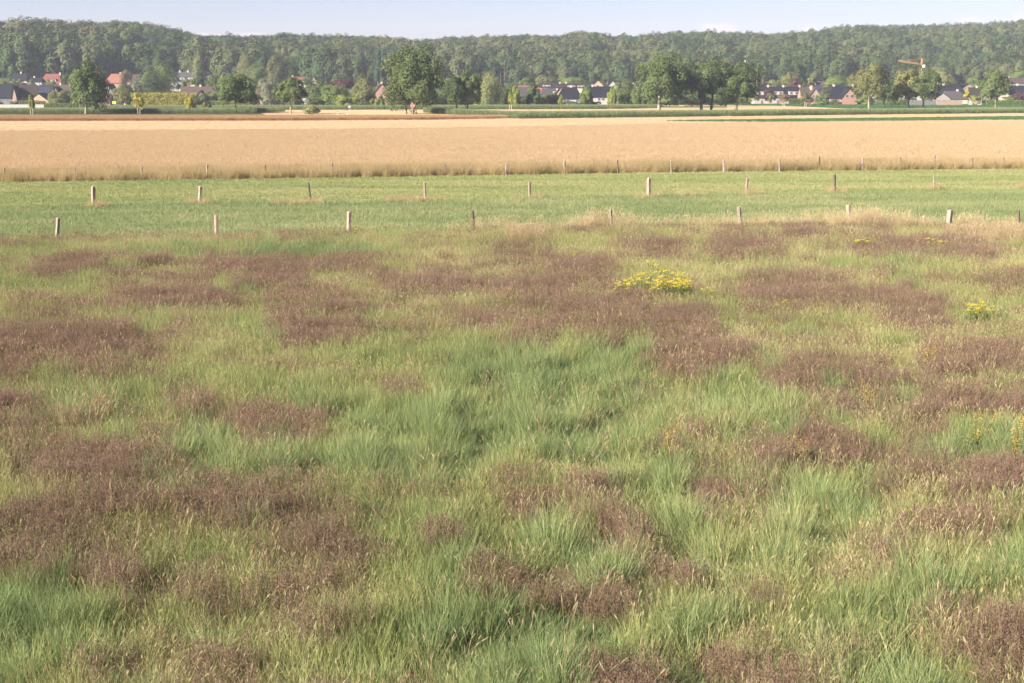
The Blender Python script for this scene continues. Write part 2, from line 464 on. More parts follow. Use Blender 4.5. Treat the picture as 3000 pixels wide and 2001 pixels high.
def heads(rng, n, rad, h, stem_w, head_len, head_w, lean, rnd, head_rnd, curl=(0.1, 0.5)):
    """stalks that carry a spindle-shaped seed head"""
    V = []; Q = []; Rn = []
    for _ in range(n):
        a = rng.uniform(0, 2 * math.pi); r = rad * math.sqrt(rng.uniform())
        p = np.array([r * math.cos(a), r * math.sin(a), 0.0]); az = rng.uniform(0, 6.283); th = abs(rng.normal(lean, lean * 0.6)); cu = rng.uniform(*curl)
        L = rng.uniform(*h); hl = rng.uniform(*head_len); hw = rng.uniform(*head_w) * 0.5
        fa = rng.uniform(0, math.pi)
        prof = [(0, stem_w / 2), (0.5, stem_w / 2), (1.0, stem_w / 2)]
        lv = [0, (L - hl) * 0.5, L - hl, L - hl + hl * 0.3, L - hl * 0.3, L]
        wd = [stem_w / 2, stem_w / 2, stem_w / 2, hw, hw * 0.8, 0.001]
        rv = rng.uniform(*rnd); rh = rng.uniform(*head_rnd)
        for f2 in (fa, fa + math.pi / 2):
            b = len(V); q = p.copy(); prev = 0.0
            sx, sy = math.cos(f2), math.sin(f2)
            for k, (l, w) in enumerate(zip(lv, wd)):
                st = l - prev; prev = l; ang = th + cu * (l / L) ** 2
                q = q + np.array([math.sin(ang) * math.cos(az), math.sin(ang) * math.sin(az), math.cos(ang)]) * st
                V += [(q[0] - sx * w, q[1] - sy * w, q[2]), (q[0] + sx * w, q[1] + sy * w, q[2])]
                rr = rh if k >= 3 else rv; Rn += [rr, rr]
            for k in range(5):
                c = b + 2 * k; Q.append((c, c + 1, c + 3, c + 2))
    return V, Q, Rn
def panicles(rng, n, rad, h, tuft, nb, bw):
    """fine stems under a loose cloud of tiny spikelets"""
    V = []; Q = []; Rn = []
    for _ in range(n):
        a = rng.uniform(0, 2 * math.pi); r = rad * math.sqrt(rng.uniform())
        p = np.array([r * math.cos(a), r * math.sin(a), 0.0]); az = rng.uniform(0, 6.283); th = abs(rng.normal(0.12, 0.08)); L = rng.uniform(*h)
        fa = rng.uniform(0, math.pi); sx, sy = math.cos(fa) * 0.0015, math.sin(fa) * 0.0015
        d = np.array([math.sin(th) * math.cos(az), math.sin(th) * math.sin(az), math.cos(th)]); top = p + d * L
        b = len(V); V += [(p[0] - sx, p[1] - sy, 0), (p[0] + sx, p[1] + sy, 0), (top[0] - sx, top[1] - sy, top[2]), (top[0] + sx, top[1] + sy, top[2])]
        Q.append((b, b + 1, b + 3, b + 2)); Rn += [rng.uniform(0.0, 0.3)] * 4
        for _k in range(nb):
            u = rng.uniform(0, 1); cr = tuft * 0.32 * (1 - u * 0.75) * math.sqrt(rng.uniform())
            aa = rng.uniform(0, 6.283)
            c = top + np.array([cr * math.cos(aa), cr * math.sin(aa), (u - 0.85) * tuft])
            e = rng.normal(0, 1, 3); e[2] += 2.2; e /= np.linalg.norm(e); g = np.cross(e, rng.normal(0, 1, 3)); g /= np.linalg.norm(g) + 1e-6
            l = bw * rng.uniform(0.7, 1.6); w2 = bw * 0.32
            b = len(V)
            for q in (c - e * l, c + g * w2, c + e * l, c - g * w2): V.append(tuple(q))
            Q.append((b, b + 1, b + 2, b + 3)); Rn += [rng.uniform(0.35, 1.0)] * 4
    return V, Q, Rn

M_lush = leaf_mat('lush_grass', [(0.105, 0.150, 0.064), (0.170, 0.222, 0.095), (0.255, 0.305, 0.125), (0.41, 0.40, 0.19)], 0.35, 'tint', 0.4)
M_mid = leaf_mat('meadow_grass', [(0.145, 0.192, 0.076), (0.212, 0.258, 0.098), (0.29, 0.303, 0.12), (0.41, 0.36, 0.19)], 0.35, 'tint', 0.4)
M_yel = leaf_mat('yellowing_grass', [(0.195, 0.23, 0.085), (0.285, 0.295, 0.118), (0.38, 0.35, 0.163), (0.54, 0.46, 0.29)], 0.35, 'tint', 0.35)
M_purp = leaf_mat('purple_bent_grass', [(0.165, 0.165, 0.075), (0.168, 0.110, 0.080), (0.210, 0.140, 0.102), (0.295, 0.21, 0.148)], 0.3, 'tint', 0.3)
M_straw = leaf_mat('dry_straw', [(0.30, 0.225, 0.125), (0.39, 0.30, 0.175), (0.46, 0.365, 0.225), (0.52, 0.42, 0.285)], 0.4, 'tint', 0.3)
M_pgrassA = leaf_mat('pasture_blades', [(0.140, 0.180, 0.080), (0.185, 0.224, 0.100), (0.235, 0.258, 0.12), (0.34, 0.32, 0.17)], 0.3, 'tint', 0.5)
M_pgrassB = leaf_mat('mown_blades', [(0.150, 0.192, 0.078), (0.205, 0.240, 0.098), (0.265, 0.272, 0.118), (0.37, 0.33, 0.18)], 0.3, 'tint', 0.5)
M_margin = leaf_mat('dry_margin_grass', [(0.22, 0.205, 0.090), (0.36, 0.290, 0.150), (0.47, 0.370, 0.205), (0.55, 0.435, 0.265)], 0.45, 'tint', 0.45)
M_wheat = leaf_mat('ripe_wheat', [(0.52, 0.40, 0.25), (0.555, 0.43, 0.27), (0.58, 0.45, 0.285), (0.605, 0.475, 0.305)], 0.5, 'tint', 0.35)
M_rye = leaf_mat('brown_crop', [(0.32, 0.21, 0.11), (0.39, 0.26, 0.14), (0.44, 0.295, 0.165), (0.48, 0.33, 0.19)], 0.25, 'tint', 0.35)
M_stub = leaf_mat('stubble', [(0.36, 0.26, 0.155), (0.42, 0.305, 0.185), (0.46, 0.34, 0.215), (0.50, 0.38, 0.25)], 0.25, 'tint', 0.3)
M_corn = leaf_mat('maize_leaf', [(0.135, 0.180, 0.082), (0.17, 0.22, 0.10), (0.215, 0.255, 0.12), (0.34, 0.33, 0.185)], 0.42, 'tint', 0.35)
M_beetl = leaf_mat('beet_leaf', [(0.04, 0.095, 0.035), (0.055, 0.12, 0.045), (0.07, 0.14, 0.05), (0.09, 0.16, 0.06)], 0.25, 'tint', 0.35)

rng = np.random.default_rng(11)
def src(name, parts, mat):
    V, Q, Rn = merge(parts); return np_mesh(name, V, Q, mat, Rn)
S_lush = [src('lush_tuft', [blades(rng, 64, 0.17, (0.40, 0.86), (0.004, 0.008), 0.13, (0.05, 0.7), 4), heads(rng, 1, 0.12, (0.8, 1.05), 0.003, (0.07, 0.13), (0.008, 0.014), 0.12, (0.7, 0.9), (0.9, 1.0))], M_lush) for _ in range(5)]
S_mid = [src('meadow_tuft', [blades(rng, 48, 0.17, (0.28, 0.62), (0.004, 0.0075), 0.15, (0.05, 0.7), 3), heads(rng, 1, 0.15, (0.55, 0.8), 0.003, (0.07, 0.13), (0.010, 0.016), 0.12, (0.6, 0.8), (0.8, 1.0))], M_mid) for _ in range(4)]
S_yel = [src('yellow_tuft', [blades(rng, 32, 0.18, (0.28, 0.55), (0.004, 0.008), 0.2, (0.1, 0.9), 3), heads(rng, 4, 0.17, (0.45, 0.75), 0.003, (0.05, 0.10), (0.009, 0.015), 0.12, (0.6, 0.85), (0.75, 1.0))], M_yel) for _ in range(4)]
S_purp = [src('purple_tuft', [panicles(rng, 22, 0.21, (0.34, 0.66), 0.24, 26, 0.0095), blades(rng, 14, 0.18, (0.2, 0.36), (0.004, 0.006), 0.2, (0.1, 0.7), 2, (0, 0.12))], M_purp) for _ in range(5)]
S_straw = [src('straw_stalks', [heads(rng, 5, 0.12, (0.7, 1.05), 0.0045, (0.09, 0.17), (0.012, 0.022), 0.14, (0.1, 0.5), (0.4, 1.0), (0.1, 0.9))], M_straw) for _ in range(5)]
S_strawd = [src('straw_tuft', [blades(rng, 26, 0.16, (0.5, 0.95), (0.004, 0.007), 0.16, (0.1, 0.7), 3), heads(rng, 10, 0.15, (0.7, 1.1), 0.004, (0.09, 0.16), (0.012, 0.02), 0.12, (0.1, 0.5), (0.4, 1.0))], M_straw) for _ in range(3)]
M_pale = leaf_mat('pale_dry_grass', [(0.42, 0.345, 0.19), (0.51, 0.42, 0.245), (0.58, 0.48, 0.30), (0.62, 0.52, 0.35)], 0.45, 'tint', 0.3)
S_pale = [src('pale_tuft', [blades(rng, 8, 0.14, (0.5, 0.9), (0.004, 0.007), 0.14, (0.1, 0.7), 3), heads(rng, 8, 0.17, (0.75, 1.1), 0.005, (0.10, 0.18), (0.012, 0.022), 0.14, (0.1, 0.5), (0.4, 1.0))], M_pale) for _ in range(4)]
S_past = [src('pasture_tuft', [blades(rng, 46, 0.3, (0.08, 0.2), (0.007, 0.012), 0.35, (0.2, 1.0), 2)], M_pgrassA) for _ in range(3)]
S_pastB = [src('mown_tuft', [blades(rng, 46, 0.32, (0.06, 0.16), (0.008, 0.014), 0.35, (0.2, 1.0), 2)], M_pgrassB) for _ in range(3)]
S_margin = [src('margin_tuft', [blades(rng, 40, 0.25, (0.55, 1.05), (0.007, 0.013), 0.16, (0.1, 0.8), 3), heads(rng, 8, 0.2, (0.8, 1.2), 0.005, (0.10, 0.18), (0.014, 0.024), 0.12, (0.5, 0.8), (0.7, 1.0))], M_margin) for _ in range(4)]
S_wheat = [src('wheat_tuft', [heads(rng, 34, 0.38, (0.66, 0.76), 0.008, (0.12, 0.17), (0.030, 0.045), 0.08, (0.1, 0.5), (0.3, 1.0), (0.2, 1.0))], M_wheat) for _ in range(4)]
S_rye = [src('brown_crop_tuft', [heads(rng, 26, 0.4, (0.72, 0.92), 0.008, (0.12, 0.18), (0.03, 0.045), 0.08, (0.0, 0.5), (0.3, 1.0), (0.2, 1.0))], M_rye) for _ in range(3)]
S_stub = [src('stubble_tuft', [blades(rng, 30, 0.6, (0.10, 0.24), (0.012, 0.02), 0.2, (0.0, 0.4), 1)], M_stub) for _ in range(3)]
S_beet = [src('beet_plant', [blades(rng, 22, 0.3, (0.3, 0.55), (0.06, 0.11), 0.5, (0.2, 0.9), 2)], M_beetl) for _ in range(3)]
def maize(rng):
    parts = []
    h = rng.uniform(1.75, 2.05)
    V = []; Q = []; Rn = []
    for f2 in (0, math.pi / 2):
        b = len(V); sx, sy = math.cos(f2) * 0.014, math.sin(f2) * 0.014
        V += [(-sx, -sy, 0), (sx, sy, 0), (-sx * .5, -sy * .5, h), (sx * .5, sy * .5, h)]; Q.append((b, b + 1, b + 3, b + 2)); Rn += [0.6] * 4
    parts.append((V, Q, Rn))
    for k in range(11):
        z = 0.2 + 1.35 * k / 10
        v, q, r = blades(rng, 1, 0.01, (0.55, 0.85), (0.07, 0.11), 0.55, (0.8, 1.7), 3, (0.0, 0.8), z)
        parts.append((v, q, r))
    parts.append(blades(rng, 7, 0.01, (0.2, 0.32), (0.012, 0.02), 0.3, (0, 0.4), 1, (0.85, 1.0), h - 0.05))
    return parts
S_corn = [src('maize_plant', maize(rng), M_corn) for _ in range(4)]

# ------------------------------------------------------------------ the meadow: what grows where
# one letter per 100 x 50 photo pixels, read off the photograph from y 650 down
# G lush blue-green, g meadow green, y yellowing, P purple bent grass, p half purple, S straw
MAP = ["yppyyyyyppygyyySyyypyppPppyySS",
       "yggggGgGGGGgyyppyypPpPPyyPPPPp",
       "pPPpppPPPPPpyyppPPyyyygyggGgyy",
       "gggppPgPPyyPPPPPPpyyyyPPpypyyPP",
       "yyyPPPPpPPpyyyyPPPPyypPPPPPpypy",
       "ppyggyggPPPpyPPyPPPPPypyyyPPppp",
       "PPPPgpygPPpppggPyppPPyyppyyyypP",
       "PPPpPgggggggggGGGGGPPPyyyyypPPP",
       "PpPPpggggggggGGGGGGPPgGPPpypppp",
       "ggGggggggggpggGGGGGpGGGPGPPPPPp",
       "pGGGgPppGGGgGGGGGGGgGGGgPPGPPPP",
       "PPSpyGGPPgGGGGGGGGGGgyGGGyyPGpp",
       "pyppyGGGpggGGGGGGGGgpGGPpgGGgGG",
       "yPPPpGGpGGGGgGGgGGgpyyPPPpGGGGy",
       "yPPPGPGGGGGGGGggyygGpGGGgGPPPPp",
       "yyPPGPPPPpggggpPpPgGpPGGGGyyPPP",
       "gPPPPPPPpGggggpPPPGGPpGGGGppPpp",
       "PPyyyyPPGGpggggggPpGGpGGGgPPpyy",
       "PPPyyppppPpggpggGGpGGgGGGpyyggg",
       "PPPPppypypPpgGGpGGpGGGGGgyPpgGg",
       "GGGPGpyypppgGGPPGGGPPGggpPgGGGG",
       "GGGpyPgpPppggGppPPggggPgggGGgpP",
       "GGgyggPpPppggGgGGGpgyGppGGGpgyP",
       "GGggyGGppPggGgGGGGGGGGggGgGppPP",
       "GGGpyPgyggGggGGGGGgGGGgGGGGpPPP",
       "GpGPpPPggGGgGGGGGGGGGPGGpGgGgPP",
       "GpgPpyPggygyGyGGGPPGGGPpGGGGppp"]
MAPA = np.array([list((r + r[-1] * 30)[:30]) for r in MAP])
rg = np.random.default_rng(5)

def field_points(y0, y1, dens, margin=4.0, k=0.375):
    """random points over the wedge of ground in view, dens(y) per square metre"""
    out = []
    y = y0
    while y < y1:
        st = max(0.5, (y1 - y0) / 200)
        half = k * (y + st) + margin
        n = rg.poisson(dens(y) * st * 2 * half)
        out.append(np.stack([rg.uniform(-half, half, n), rg.uniform(y, y + st, n)], 1)); y += st
    return np.concatenate(out)
def line_y(line, px): return np.interp(px, [p[0] for p in line], [p[1] for p in line])
def between(P, near, far, z=0.0):
    """points whose ground pixel lies between two photo lines"""
    px, py = project(P[:, 0], P[:, 1], z)
    return (py <= line_y(near, px)) & (py >= line_y(far, px))

def scatter_std(name, P, metas, hs, tint, ws=None, z=0.0, tilt=0.08, label=None):
    n = len(P)
    if n == 0: return
    p3 = np.stack([P[:, 0], P[:, 1], np.full(n, z) if np.isscalar(z) else z], 1)
    rot = np.stack([rg.normal(0.0, tilt, n), rg.normal(0.0, tilt, n), rg.uniform(0, 6.283, n)], 1)
    w = hs if ws is None else ws
    return scatter(name, p3, rot, np.stack([w, w, hs], 1), np.clip(tint, 0, 1), metas, label)

def build_meadow():
    P = field_points(13.0, 74.0, lambda y: 46.0 if y < 24 else 46 - (y - 24) * 0.5 if y < 64 else 26, 3.5)
    gx, gy = project(P[:, 0], P[:, 1], 0.0)
    P = P[gy > line_y(L_NEAR, gx) - 2]
    gx, gy = project(P[:, 0], P[:, 1], 0.0)
    px, py = project(P[:, 0], P[:, 1], 0.40)
    # ragged borders
    wx = (fbm(P[:, 0] / 1.6, P[:, 1] / 1.6, 31) - 0.5) * 120 * np.clip(py / 1100, 0.5, 1.6)
    wy = (fbm(P[:, 0] / 1.6, P[:, 1] / 2.2, 47) - 0.5) * 50 * np.clip((py - 265) / 900, 0.25, 1.3)
    ex = rg.normal(0, 22, len(P)) * np.clip((py - 200) / 700, 0.5, 1.5); ey = rg.normal(0, 12, len(P)) * np.clip((py - 265) / 700, 0.4, 1.4)
    cx = np.clip(((px + wx + ex) / 100).astype(int), 0, 29); cy = np.clip(((py + wy + ey - 650) / 50).astype(int), 0, 26)
    cl = MAPA[cy, cx]
    near_line = (gy - line_y(L_NEAR, gx))
    u = rg.uniform(size=len(P)); n1 = fbm(P[:, 0] / 0.9, P[:, 1] / 0.9, 71); n2 = fbm(P[:, 0] / 3.0, P[:, 1] / 3.0, 91); n3 = fbm(P[:, 0] / 2.8, P[:, 1] / 0.95, 163, 3)
    kind = np.full(len(P), 'y')
    for c, table in {'G': (('G', .86), ('g', .97), ('y', 1.0)), 'g': (('G', .18), ('g', .74), ('y', .97), ('P', 1.0)), 'y': (('g', .32), ('y', .86), ('P', 1.0)),
                     'P': (('P', .67), ('y', .87), ('g', 1.0)), 'p': (('P', .34), ('y', .64), ('g', .94), ('G', 1.0)), 'S': (('S', .5), ('y', 1.0))}.items():
        m = cl == c
        lo = 0.0
        uu = np.clip(u[m] * 0.55 + n1[m] * 0.42 + n3[m] * 1.2 - 0.585, 0, 0.9999)      # neighbours tend to be alike
        kk = kind[m]
        for k, hi in table:
            kk[(uu >= lo) & (uu < hi)] = k; lo = hi
        kind[m] = kk
    hn = 0.55 + 0.9 * np.clip(fbm(P[:, 0] / 1.1, P[:, 1] / 1.1, 133) - 0.1, 0, 1)     # hummocky heights
    from mathutils.kdtree import KDTree
    TC = field_points(13.0, 74.0, lambda y: 1.15, 3.5); kd = KDTree(len(TC))
    tsz = rg.uniform(0.7, 1.15, len(TC)); trd = rg.uniform(0.26, 0.48, len(TC))
    for i_, (x_, y_) in enumerate(TC): kd.insert((x_, y_, 0), i_)
    kd.balance()
    td = [kd.find((x_, y_, 0)) for x_, y_ in P]
    ti = np.array([q[1] for q in td]); tdist = np.array([q[2] for q in td])
    tus = 0.32 + 0.80 * tsz[ti] * np.exp(-(tdist / trd[ti]) ** 2)                  # tall in the middle of a tussock, low between
    hn = np.where(kind == 'G', tus, hn * (0.8 + 0.25 * tus))
    jit = rg.uniform(0.8, 1.2, len(P))
    tint = np.clip(0.5 + (n2 - 0.5) * 1.6 + rg.normal(0, 0.16, len(P)), 0, 1)
    hn = hn * np.clip(0.42 + near_line / 70.0, 0.42, 1.0)       # short at the fence
    thin = rg.uniform(size=len(P))
    m = (kind == 'G') & (thin < np.clip(0.35 + 0.5 * tus, 0, 0.85)); scatter_std('lush_grass', P[m], S_lush, hn[m] * jit[m] * 0.95, tint[m], 0.7 + 0.45 * hn[m], label='lush blue-green grass tussocks')
    m = (kind == 'g'); scatter_std('meadow_grass', P[m], S_mid, hn[m] * jit[m] * 1.0, tint[m], jit[m] * 1.05)
    m = (kind == 'y'); scatter_std('yellowing_grass', P[m], S_yel, hn[m] * jit[m] * 0.95, tint[m], jit[m] * 1.1)
    m = (kind == 'P'); scatter_std('purple_bent_grass', P[m], S_purp, (0.35 + 0.65 * hn[m]) * jit[m], tint[m], jit[m] * 1.1)
    m = (kind == 'S'); scatter_std('dry_grass', P[m], S_strawd, jit[m] * 0.85 * np.clip(0.4 + near_line[m] / 60.0, 0.4, 1.0), tint[m], jit[m])
    # green under-growth beneath the purple
    m = (kind == 'P') & (thin < 0.35); scatter_std('grass_under_growth', P[m] + rg.normal(0, .1, (m.sum(), 2)), S_yel, jit[m] * 0.62, tint[m], jit[m])
    # single dry stalks, in loose companies
    Q = field_points(13.0, 72.0, lambda y: 2.8, 3.5)
    gx, gy = project(Q[:, 0], Q[:, 1], 0.0)
    keep = (gy > line_y(L_NEAR, gx)) & (fbm(Q[:, 0] / 2.4, Q[:, 1] / 2.4, 211) + rg.normal(0, 0.1, len(Q)) > 0.46)
    Q = Q[keep]; q = len(Q)
    hq = np.clip((project(Q[:, 0], Q[:, 1], 0.0)[1] - line_y(L_NEAR, project(Q[:, 0], Q[:, 1], 0.0)[0])) / 70.0 + 0.45, 0.45, 1)
    scatter_std('dry_grass_stalks', Q, S_straw, hq * rg.uniform(0.55, 1.0, q), rg.uniform(size=q), rg.uniform(0.8, 1.1, q), tilt=0.12)
    # pale tall grass along the fence, in wisps
    Q = []
    for _ in range(720):
        px_ = rg.uniform(-250, 3250)
        g = 0.03 + 0.85 * math.exp(-((px_ - 2520) / 190) ** 2) + 0.75 * math.exp(-((px_ - 1770) / 95) ** 2) + 0.55 * math.exp(-((px_ - 2850) / 110) ** 2) + 0.4 * math.exp(-((px_ - 1460) / 110) ** 2) + 0.4 * math.exp(-((px_ - 2120) / 200) ** 2) - 0.08 * (px_ < 1250)
        if rg.uniform() > g + 0.08: continue
        hh = (0.46 + 0.72 * min(g, 1.0)) * rg.uniform(0.7, 1.12); y0 = line_y(L_NEAR, px_) + rg.normal(-4, 4)
        for _k in range(int(3 + 6 * min(g, 1))):
            p = ground(px_ + rg.normal(0, 22), y0 + rg.normal(0, 1.8)); Q.append((p.x, p.y, hh * rg.uniform(0.35, 1.15)))
    Q = np.array(Q); q = len(Q)
    scatter_std('pale_fence_grass', Q[:, :2], S_pale, Q[:, 2], rg.uniform(0.2, 1, q), rg.uniform(0.7, 1.1, q), label='pale dry grass along the near fence', tilt=0.13)
build_meadow()

def build_fields():
    P = field_points(60, 100, lambda y: 11, 5); P = P[between(P, L_NEAR, L_MID)]; n = len(P)
    t = 0.55 + (fbm(P[:, 0] / 9, P[:, 1] / 3, 3) - 0.5) * 2.2 + rg.normal(0, 0.15, n)
    scatter_std('pasture_grass', P, S_past, rg.uniform(0.7, 1.6, n) * (0.6 + 0.8 * fbm(P[:, 0] / 1.5, P[:, 1] / 1.5, 8)), t, rg.uniform(0.9, 1.3, n))
    P = field_points(78, 135, lambda y: 9, 5); P = P[between(P, L_MID, L_FAR)]; n = len(P)
    t = 0.62 + (fbm(P[:, 0] / 14, P[:, 1] / 3.2, 4) - 0.5) * 2.2 + rg.normal(0, 0.15, n)
    scatter_std('mown_pasture_grass', P, S_pastB, rg.uniform(0.7, 1.5, n) * (0.6 + 0.8 * fbm(P[:, 0] / 1.5, P[:, 1] / 1.5, 9)), t, rg.uniform(0.9, 1.3, n))
    # pale tufts round the posts of the middle fence
    Q = []
    for (px, py) in [(p[0], p[2]) for p in MID_POSTS] + [(3000, 545), (830, 596), (1180, 588), (1185, 589), (2020, 572)]:
        for _ in range(20):
            g = ground(px + rg.normal(0, 24), py + 4 + rg.normal(0, 2.0)); Q.append((g.x, g.y))
    Q = np.array(Q); n = len(Q)
    scatter_std('dry_post_grass', Q, S_margin, rg.uniform(0.25, 0.55, n), rg.uniform(0.3, 1, n), rg.uniform(0.5, 0.9, n))
    # rank dry margin in front of the wheat
    P = field_points(100, 150, lambda y: 10, 8); P = P[between(P, L_FAR, L_WF)]; n = len(P)
    t = 0.6 + (fbm(P[:, 0] / 2, P[:, 1] / 2, 14) - 0.5) * 2.2 + rg.normal(0, 0.15, n)
    scatter_std('dry_margin_grass', P, S_margin, rg.uniform(0.6, 1.1, n), t, rg.uniform(0.9, 1.2, n), label='rank dry grass between the pasture and the wheat')
    P = field_points(108, 330, lambda y: 6.0 if y < 150 else 4.2, 8); P = P[between(P, L_WF, L_WB)]; n = len(P)
    t = 0.5 + (fbm(P[:, 0] / 22, P[:, 1] / 5, 24) - 0.5) * 1.5 + rg.normal(0, 0.06, n)
    scatter_std('standing_wheat', P, S_wheat, rg.uniform(0.97, 1.03, n), t, rg.uniform(1.0, 1.3, n), label='ripe standing wheat')
    P = field_points(195, 480, lambda y: 0.55, 8); P = P[between(P, L_WB, L_SB)]; n = len(P)
    t = 0.5 + (fbm(P[:, 0] / 20, P[:, 1] / 20, 25) - 0.5) * 0.8 + rg.normal(0, 0.15, n)
    scatter_std('stubble', P, S_stub, rg.uniform(0.7, 1.2, n), t, rg.uniform(0.9, 1.3, n), z=0.02)
    # brown crop, left
    P = field_points(318, 385, lambda y: 2.6, 8)
    ln = [(-600, 356), (850, 354), (1250, 351.5), (1430, 349), (1530, 346)]; lf = [(-600, 343), (1000, 343), (1300, 342.5), (1530, 345.5)]
    px, _ = project(P[:, 0], P[:, 1], 0.0); P = P[between(P, ln, lf) & (px < 1525)]; n = len(P)
    scatter_std('brown_crop', P, S_rye, rg.uniform(0.9, 1.08, n), rg.uniform(0.2, 0.9, n), rg.uniform(1.0, 1.3, n), label='reddish brown standing crop')
    # maize
    def corn(name, near, far, y0, y1, x0, x1, hs=1.0, dens=4.5):
        P = field_points(y0, y1, lambda y: dens, 10); px, _ = project(P[:, 0], P[:, 1], 0.0)
        P = P[between(P, near, far) & (px > x0) & (px < x1)]; n = len(P)
        t = 0.5 + (fbm(P[:, 0] / 12, P[:, 1] / 12, 61) - 0.5) * 1.0 + rg.normal(0, 0.12, n)
        scatter_std(name, P, S_corn, hs * rg.uniform(0.88, 1.05, n), t, hs * rg.uniform(0.95, 1.15, n), tilt=0.04, label='tall green maize plants')
    corn('maize_field', [(1240, 331), (1510, 348.5), (2000, 343), (2500, 337), (3000, 332), (3400, 328)], [(1240, 330), (1510, 343), (2000, 339), (2500, 333.8), (3000, 329), (3400, 325.5)], 350, 540, 1240, 3400, 0.88)
    corn('maize_field', [(-500, 333.5), (740, 333), (835, 328)], [(-500, 330), (740, 329.5), (835, 327)], 420, 500, -500, 835, 0.84)
    corn('maize_field', [(200, 322), (870, 322.5), (1500, 320.5), (1800, 319.5), (1950, 317)], [(200, 319), (870, 319.5), (1500, 318.2), (1800, 317.2), (1950, 316)], 480, 680, 270, 1930, 0.82, 4)
    # young crop strip, low plants, and beets
    P = field_points(315, 420, lambda y: 1.4, 8); ln = [(1945, 355.5), (2300, 358), (2700, 353.5), (3000, 351), (3500, 347)]; lf = [(1945, 355), (2300, 350.5), (2700, 346), (3000, 342.5), (3500, 339)]
    px, _ = project(P[:, 0], P[:, 1], 0.0); P = P[between(P, ln, lf) & (px > 1945)]; n = len(P)
    scatter_std('low_crop', P, S_beet, rg.uniform(0.6, 1.1, n), rg.uniform(0.3, 1, n), rg.uniform(0.9, 1.3, n))
    P = field_points(540, 960, lambda y: 0.35, 10); ln = [(1990, 306.5), (2300, 310.5), (2480, 318), (3500, 322)]; lf = [(1990, 299), (3500, 296)]
    px, _ = project(P[:, 0], P[:, 1], 0.0); P = P[between(P, ln, lf) & (px > 1990)]; n = len(P)
    scatter_std('beet_plants', P, S_beet, rg.uniform(0.8, 1.2, n), rg.uniform(0.0, 0.9, n), rg.uniform(1.6, 2.4, n))

# ------------------------------------------------------------------ fences
M_wood = solid_mat('weathered_wood', (0.27, 0.21, 0.165), 0.9, 0.3, 9, obj_var=0.2, stretch=(1, 1, 0.15), bump=0.4)
M_wood_dark = solid_mat('dark_wood', (0.10, 0.07, 0.055), 0.9, 0.35, 9, obj_var=0.2, stretch=(1, 1, 0.15), bump=0.4)
M_wood_grey = solid_mat('grey_wood', (0.23, 0.19, 0.165), 0.9, 0.3, 9, obj_var=0.3, stretch=(1, 1, 0.15), bump=0.4)
M_wire = solid_mat('fence_wire', (0.22, 0.21, 0.20), 0.5, 0.1)
# (photo x at the foot, photo y of the top, photo y of the foot, width in photo px, lean in photo px, dark)
NEAR_POSTS = [(166, 637, 697, 11, 5, 0), (634, 630, 687, 12, -1, 0), (1021, 620, 678, 13, 2, 0), (1389, 617, 668, 8, -4, 1), (1792, 613, 662, 10, -3, 0),
              (2168, 605, 655, 14, -3, 0), (2488, 600, 648, 13, -3, 0), (2621, 611, 650, 6, -1, 1), (2707, 633, 656, 7, 0, 0), (2777, 615, 668, 17, 6, 0), (2985, 617, 664, 8, 0, 1)]
MID_POSTS = [(274, 545, 603, 11, -1, 0), (585, 545, 594, 11, 2, 0), (911, 536, 592, 6, -7, 1), (1246, 532, 586, 8, -2, 0), (1552, 534, 578, 8, -1, 0),
             (1900, 521, 577, 12, 1, 0), (2186, 521, 568, 8, 3, 0), (2446, 511, 560, 7, 0, 1), (2736, 512, 552, 5, 1, 0), (3060, 508, 545, 7, 0, 0)]
FAR_POSTS = [(14, 492, 533, 9, -2, 0), (220, 490, 532, 8, 0, 0), (417, 488, 529, 7, -2, 0), (607, 482, 526, 9, 0, 0), (778, 484, 524, 6, 0, 1), (974, 478, 521, 6, 0, 0),
             (1136, 481, 519, 6, 0, 0), (1303, 480, 517, 7, 0, 0), (1483, 480, 515, 7, 0, 0), (1654, 471, 512, 8, 0, 0), (1811, 469, 511, 6, -2, 1), (1967, 470, 509, 7, 0, 0),
             (2120, 468, 507, 8, 0, 0), (2284, 463, 505, 7, 0, 0), (2401, 458, 503, 6, 0, 1), (2527, 461, 502, 6, 0, 0), (2639, 459, 500, 7, -1, 0), (2739, 454, 499, 6, -1, 0),
             (2848, 463, 498, 6, 0, 0), (2941, 462, 497, 6, 0, 0)]
def post_mesh(h, w, dark, seed, wood=None):
    r = random.Random(seed)
    mb = MB(); pts = []; n = 6
    lv = [-0.15, h * 0.3, h * 0.65, h * 0.95, h]
    rings = []
    off = [(r.uniform(.8, 1.1), r.uniform(-.1, .1)) for _ in range(n)]
    for k, z in enumerate(lv):
        s = w * 0.5 * (1.0 - 0.12 * k / 4) * (0.82 if k == 4 else 1)
        for i in range(n):
            a = 2 * math.pi * i / n + 0.5
            mb.v.append((math.cos(a) * s * off[i][0] * 1.1 + r.uniform(-.04, .04) * w, math.sin(a) * s * off[i][0] + r.uniform(-.04, .04) * w, z + (r.uniform(-.02, .03) if k == 4 else 0))); mb.r.append(0.5)
    for k in range(4):
        for i in range(n):
            j = (i + 1) % n; mb.f.append((k * n + i, k * n + j, (k + 1) * n + j, (k + 1) * n + i))
    mb.f.append(tuple(4 * n + i for i in range(n)))
    return mb.mesh('post', M_wood_dark if dark else (wood or M_wood))
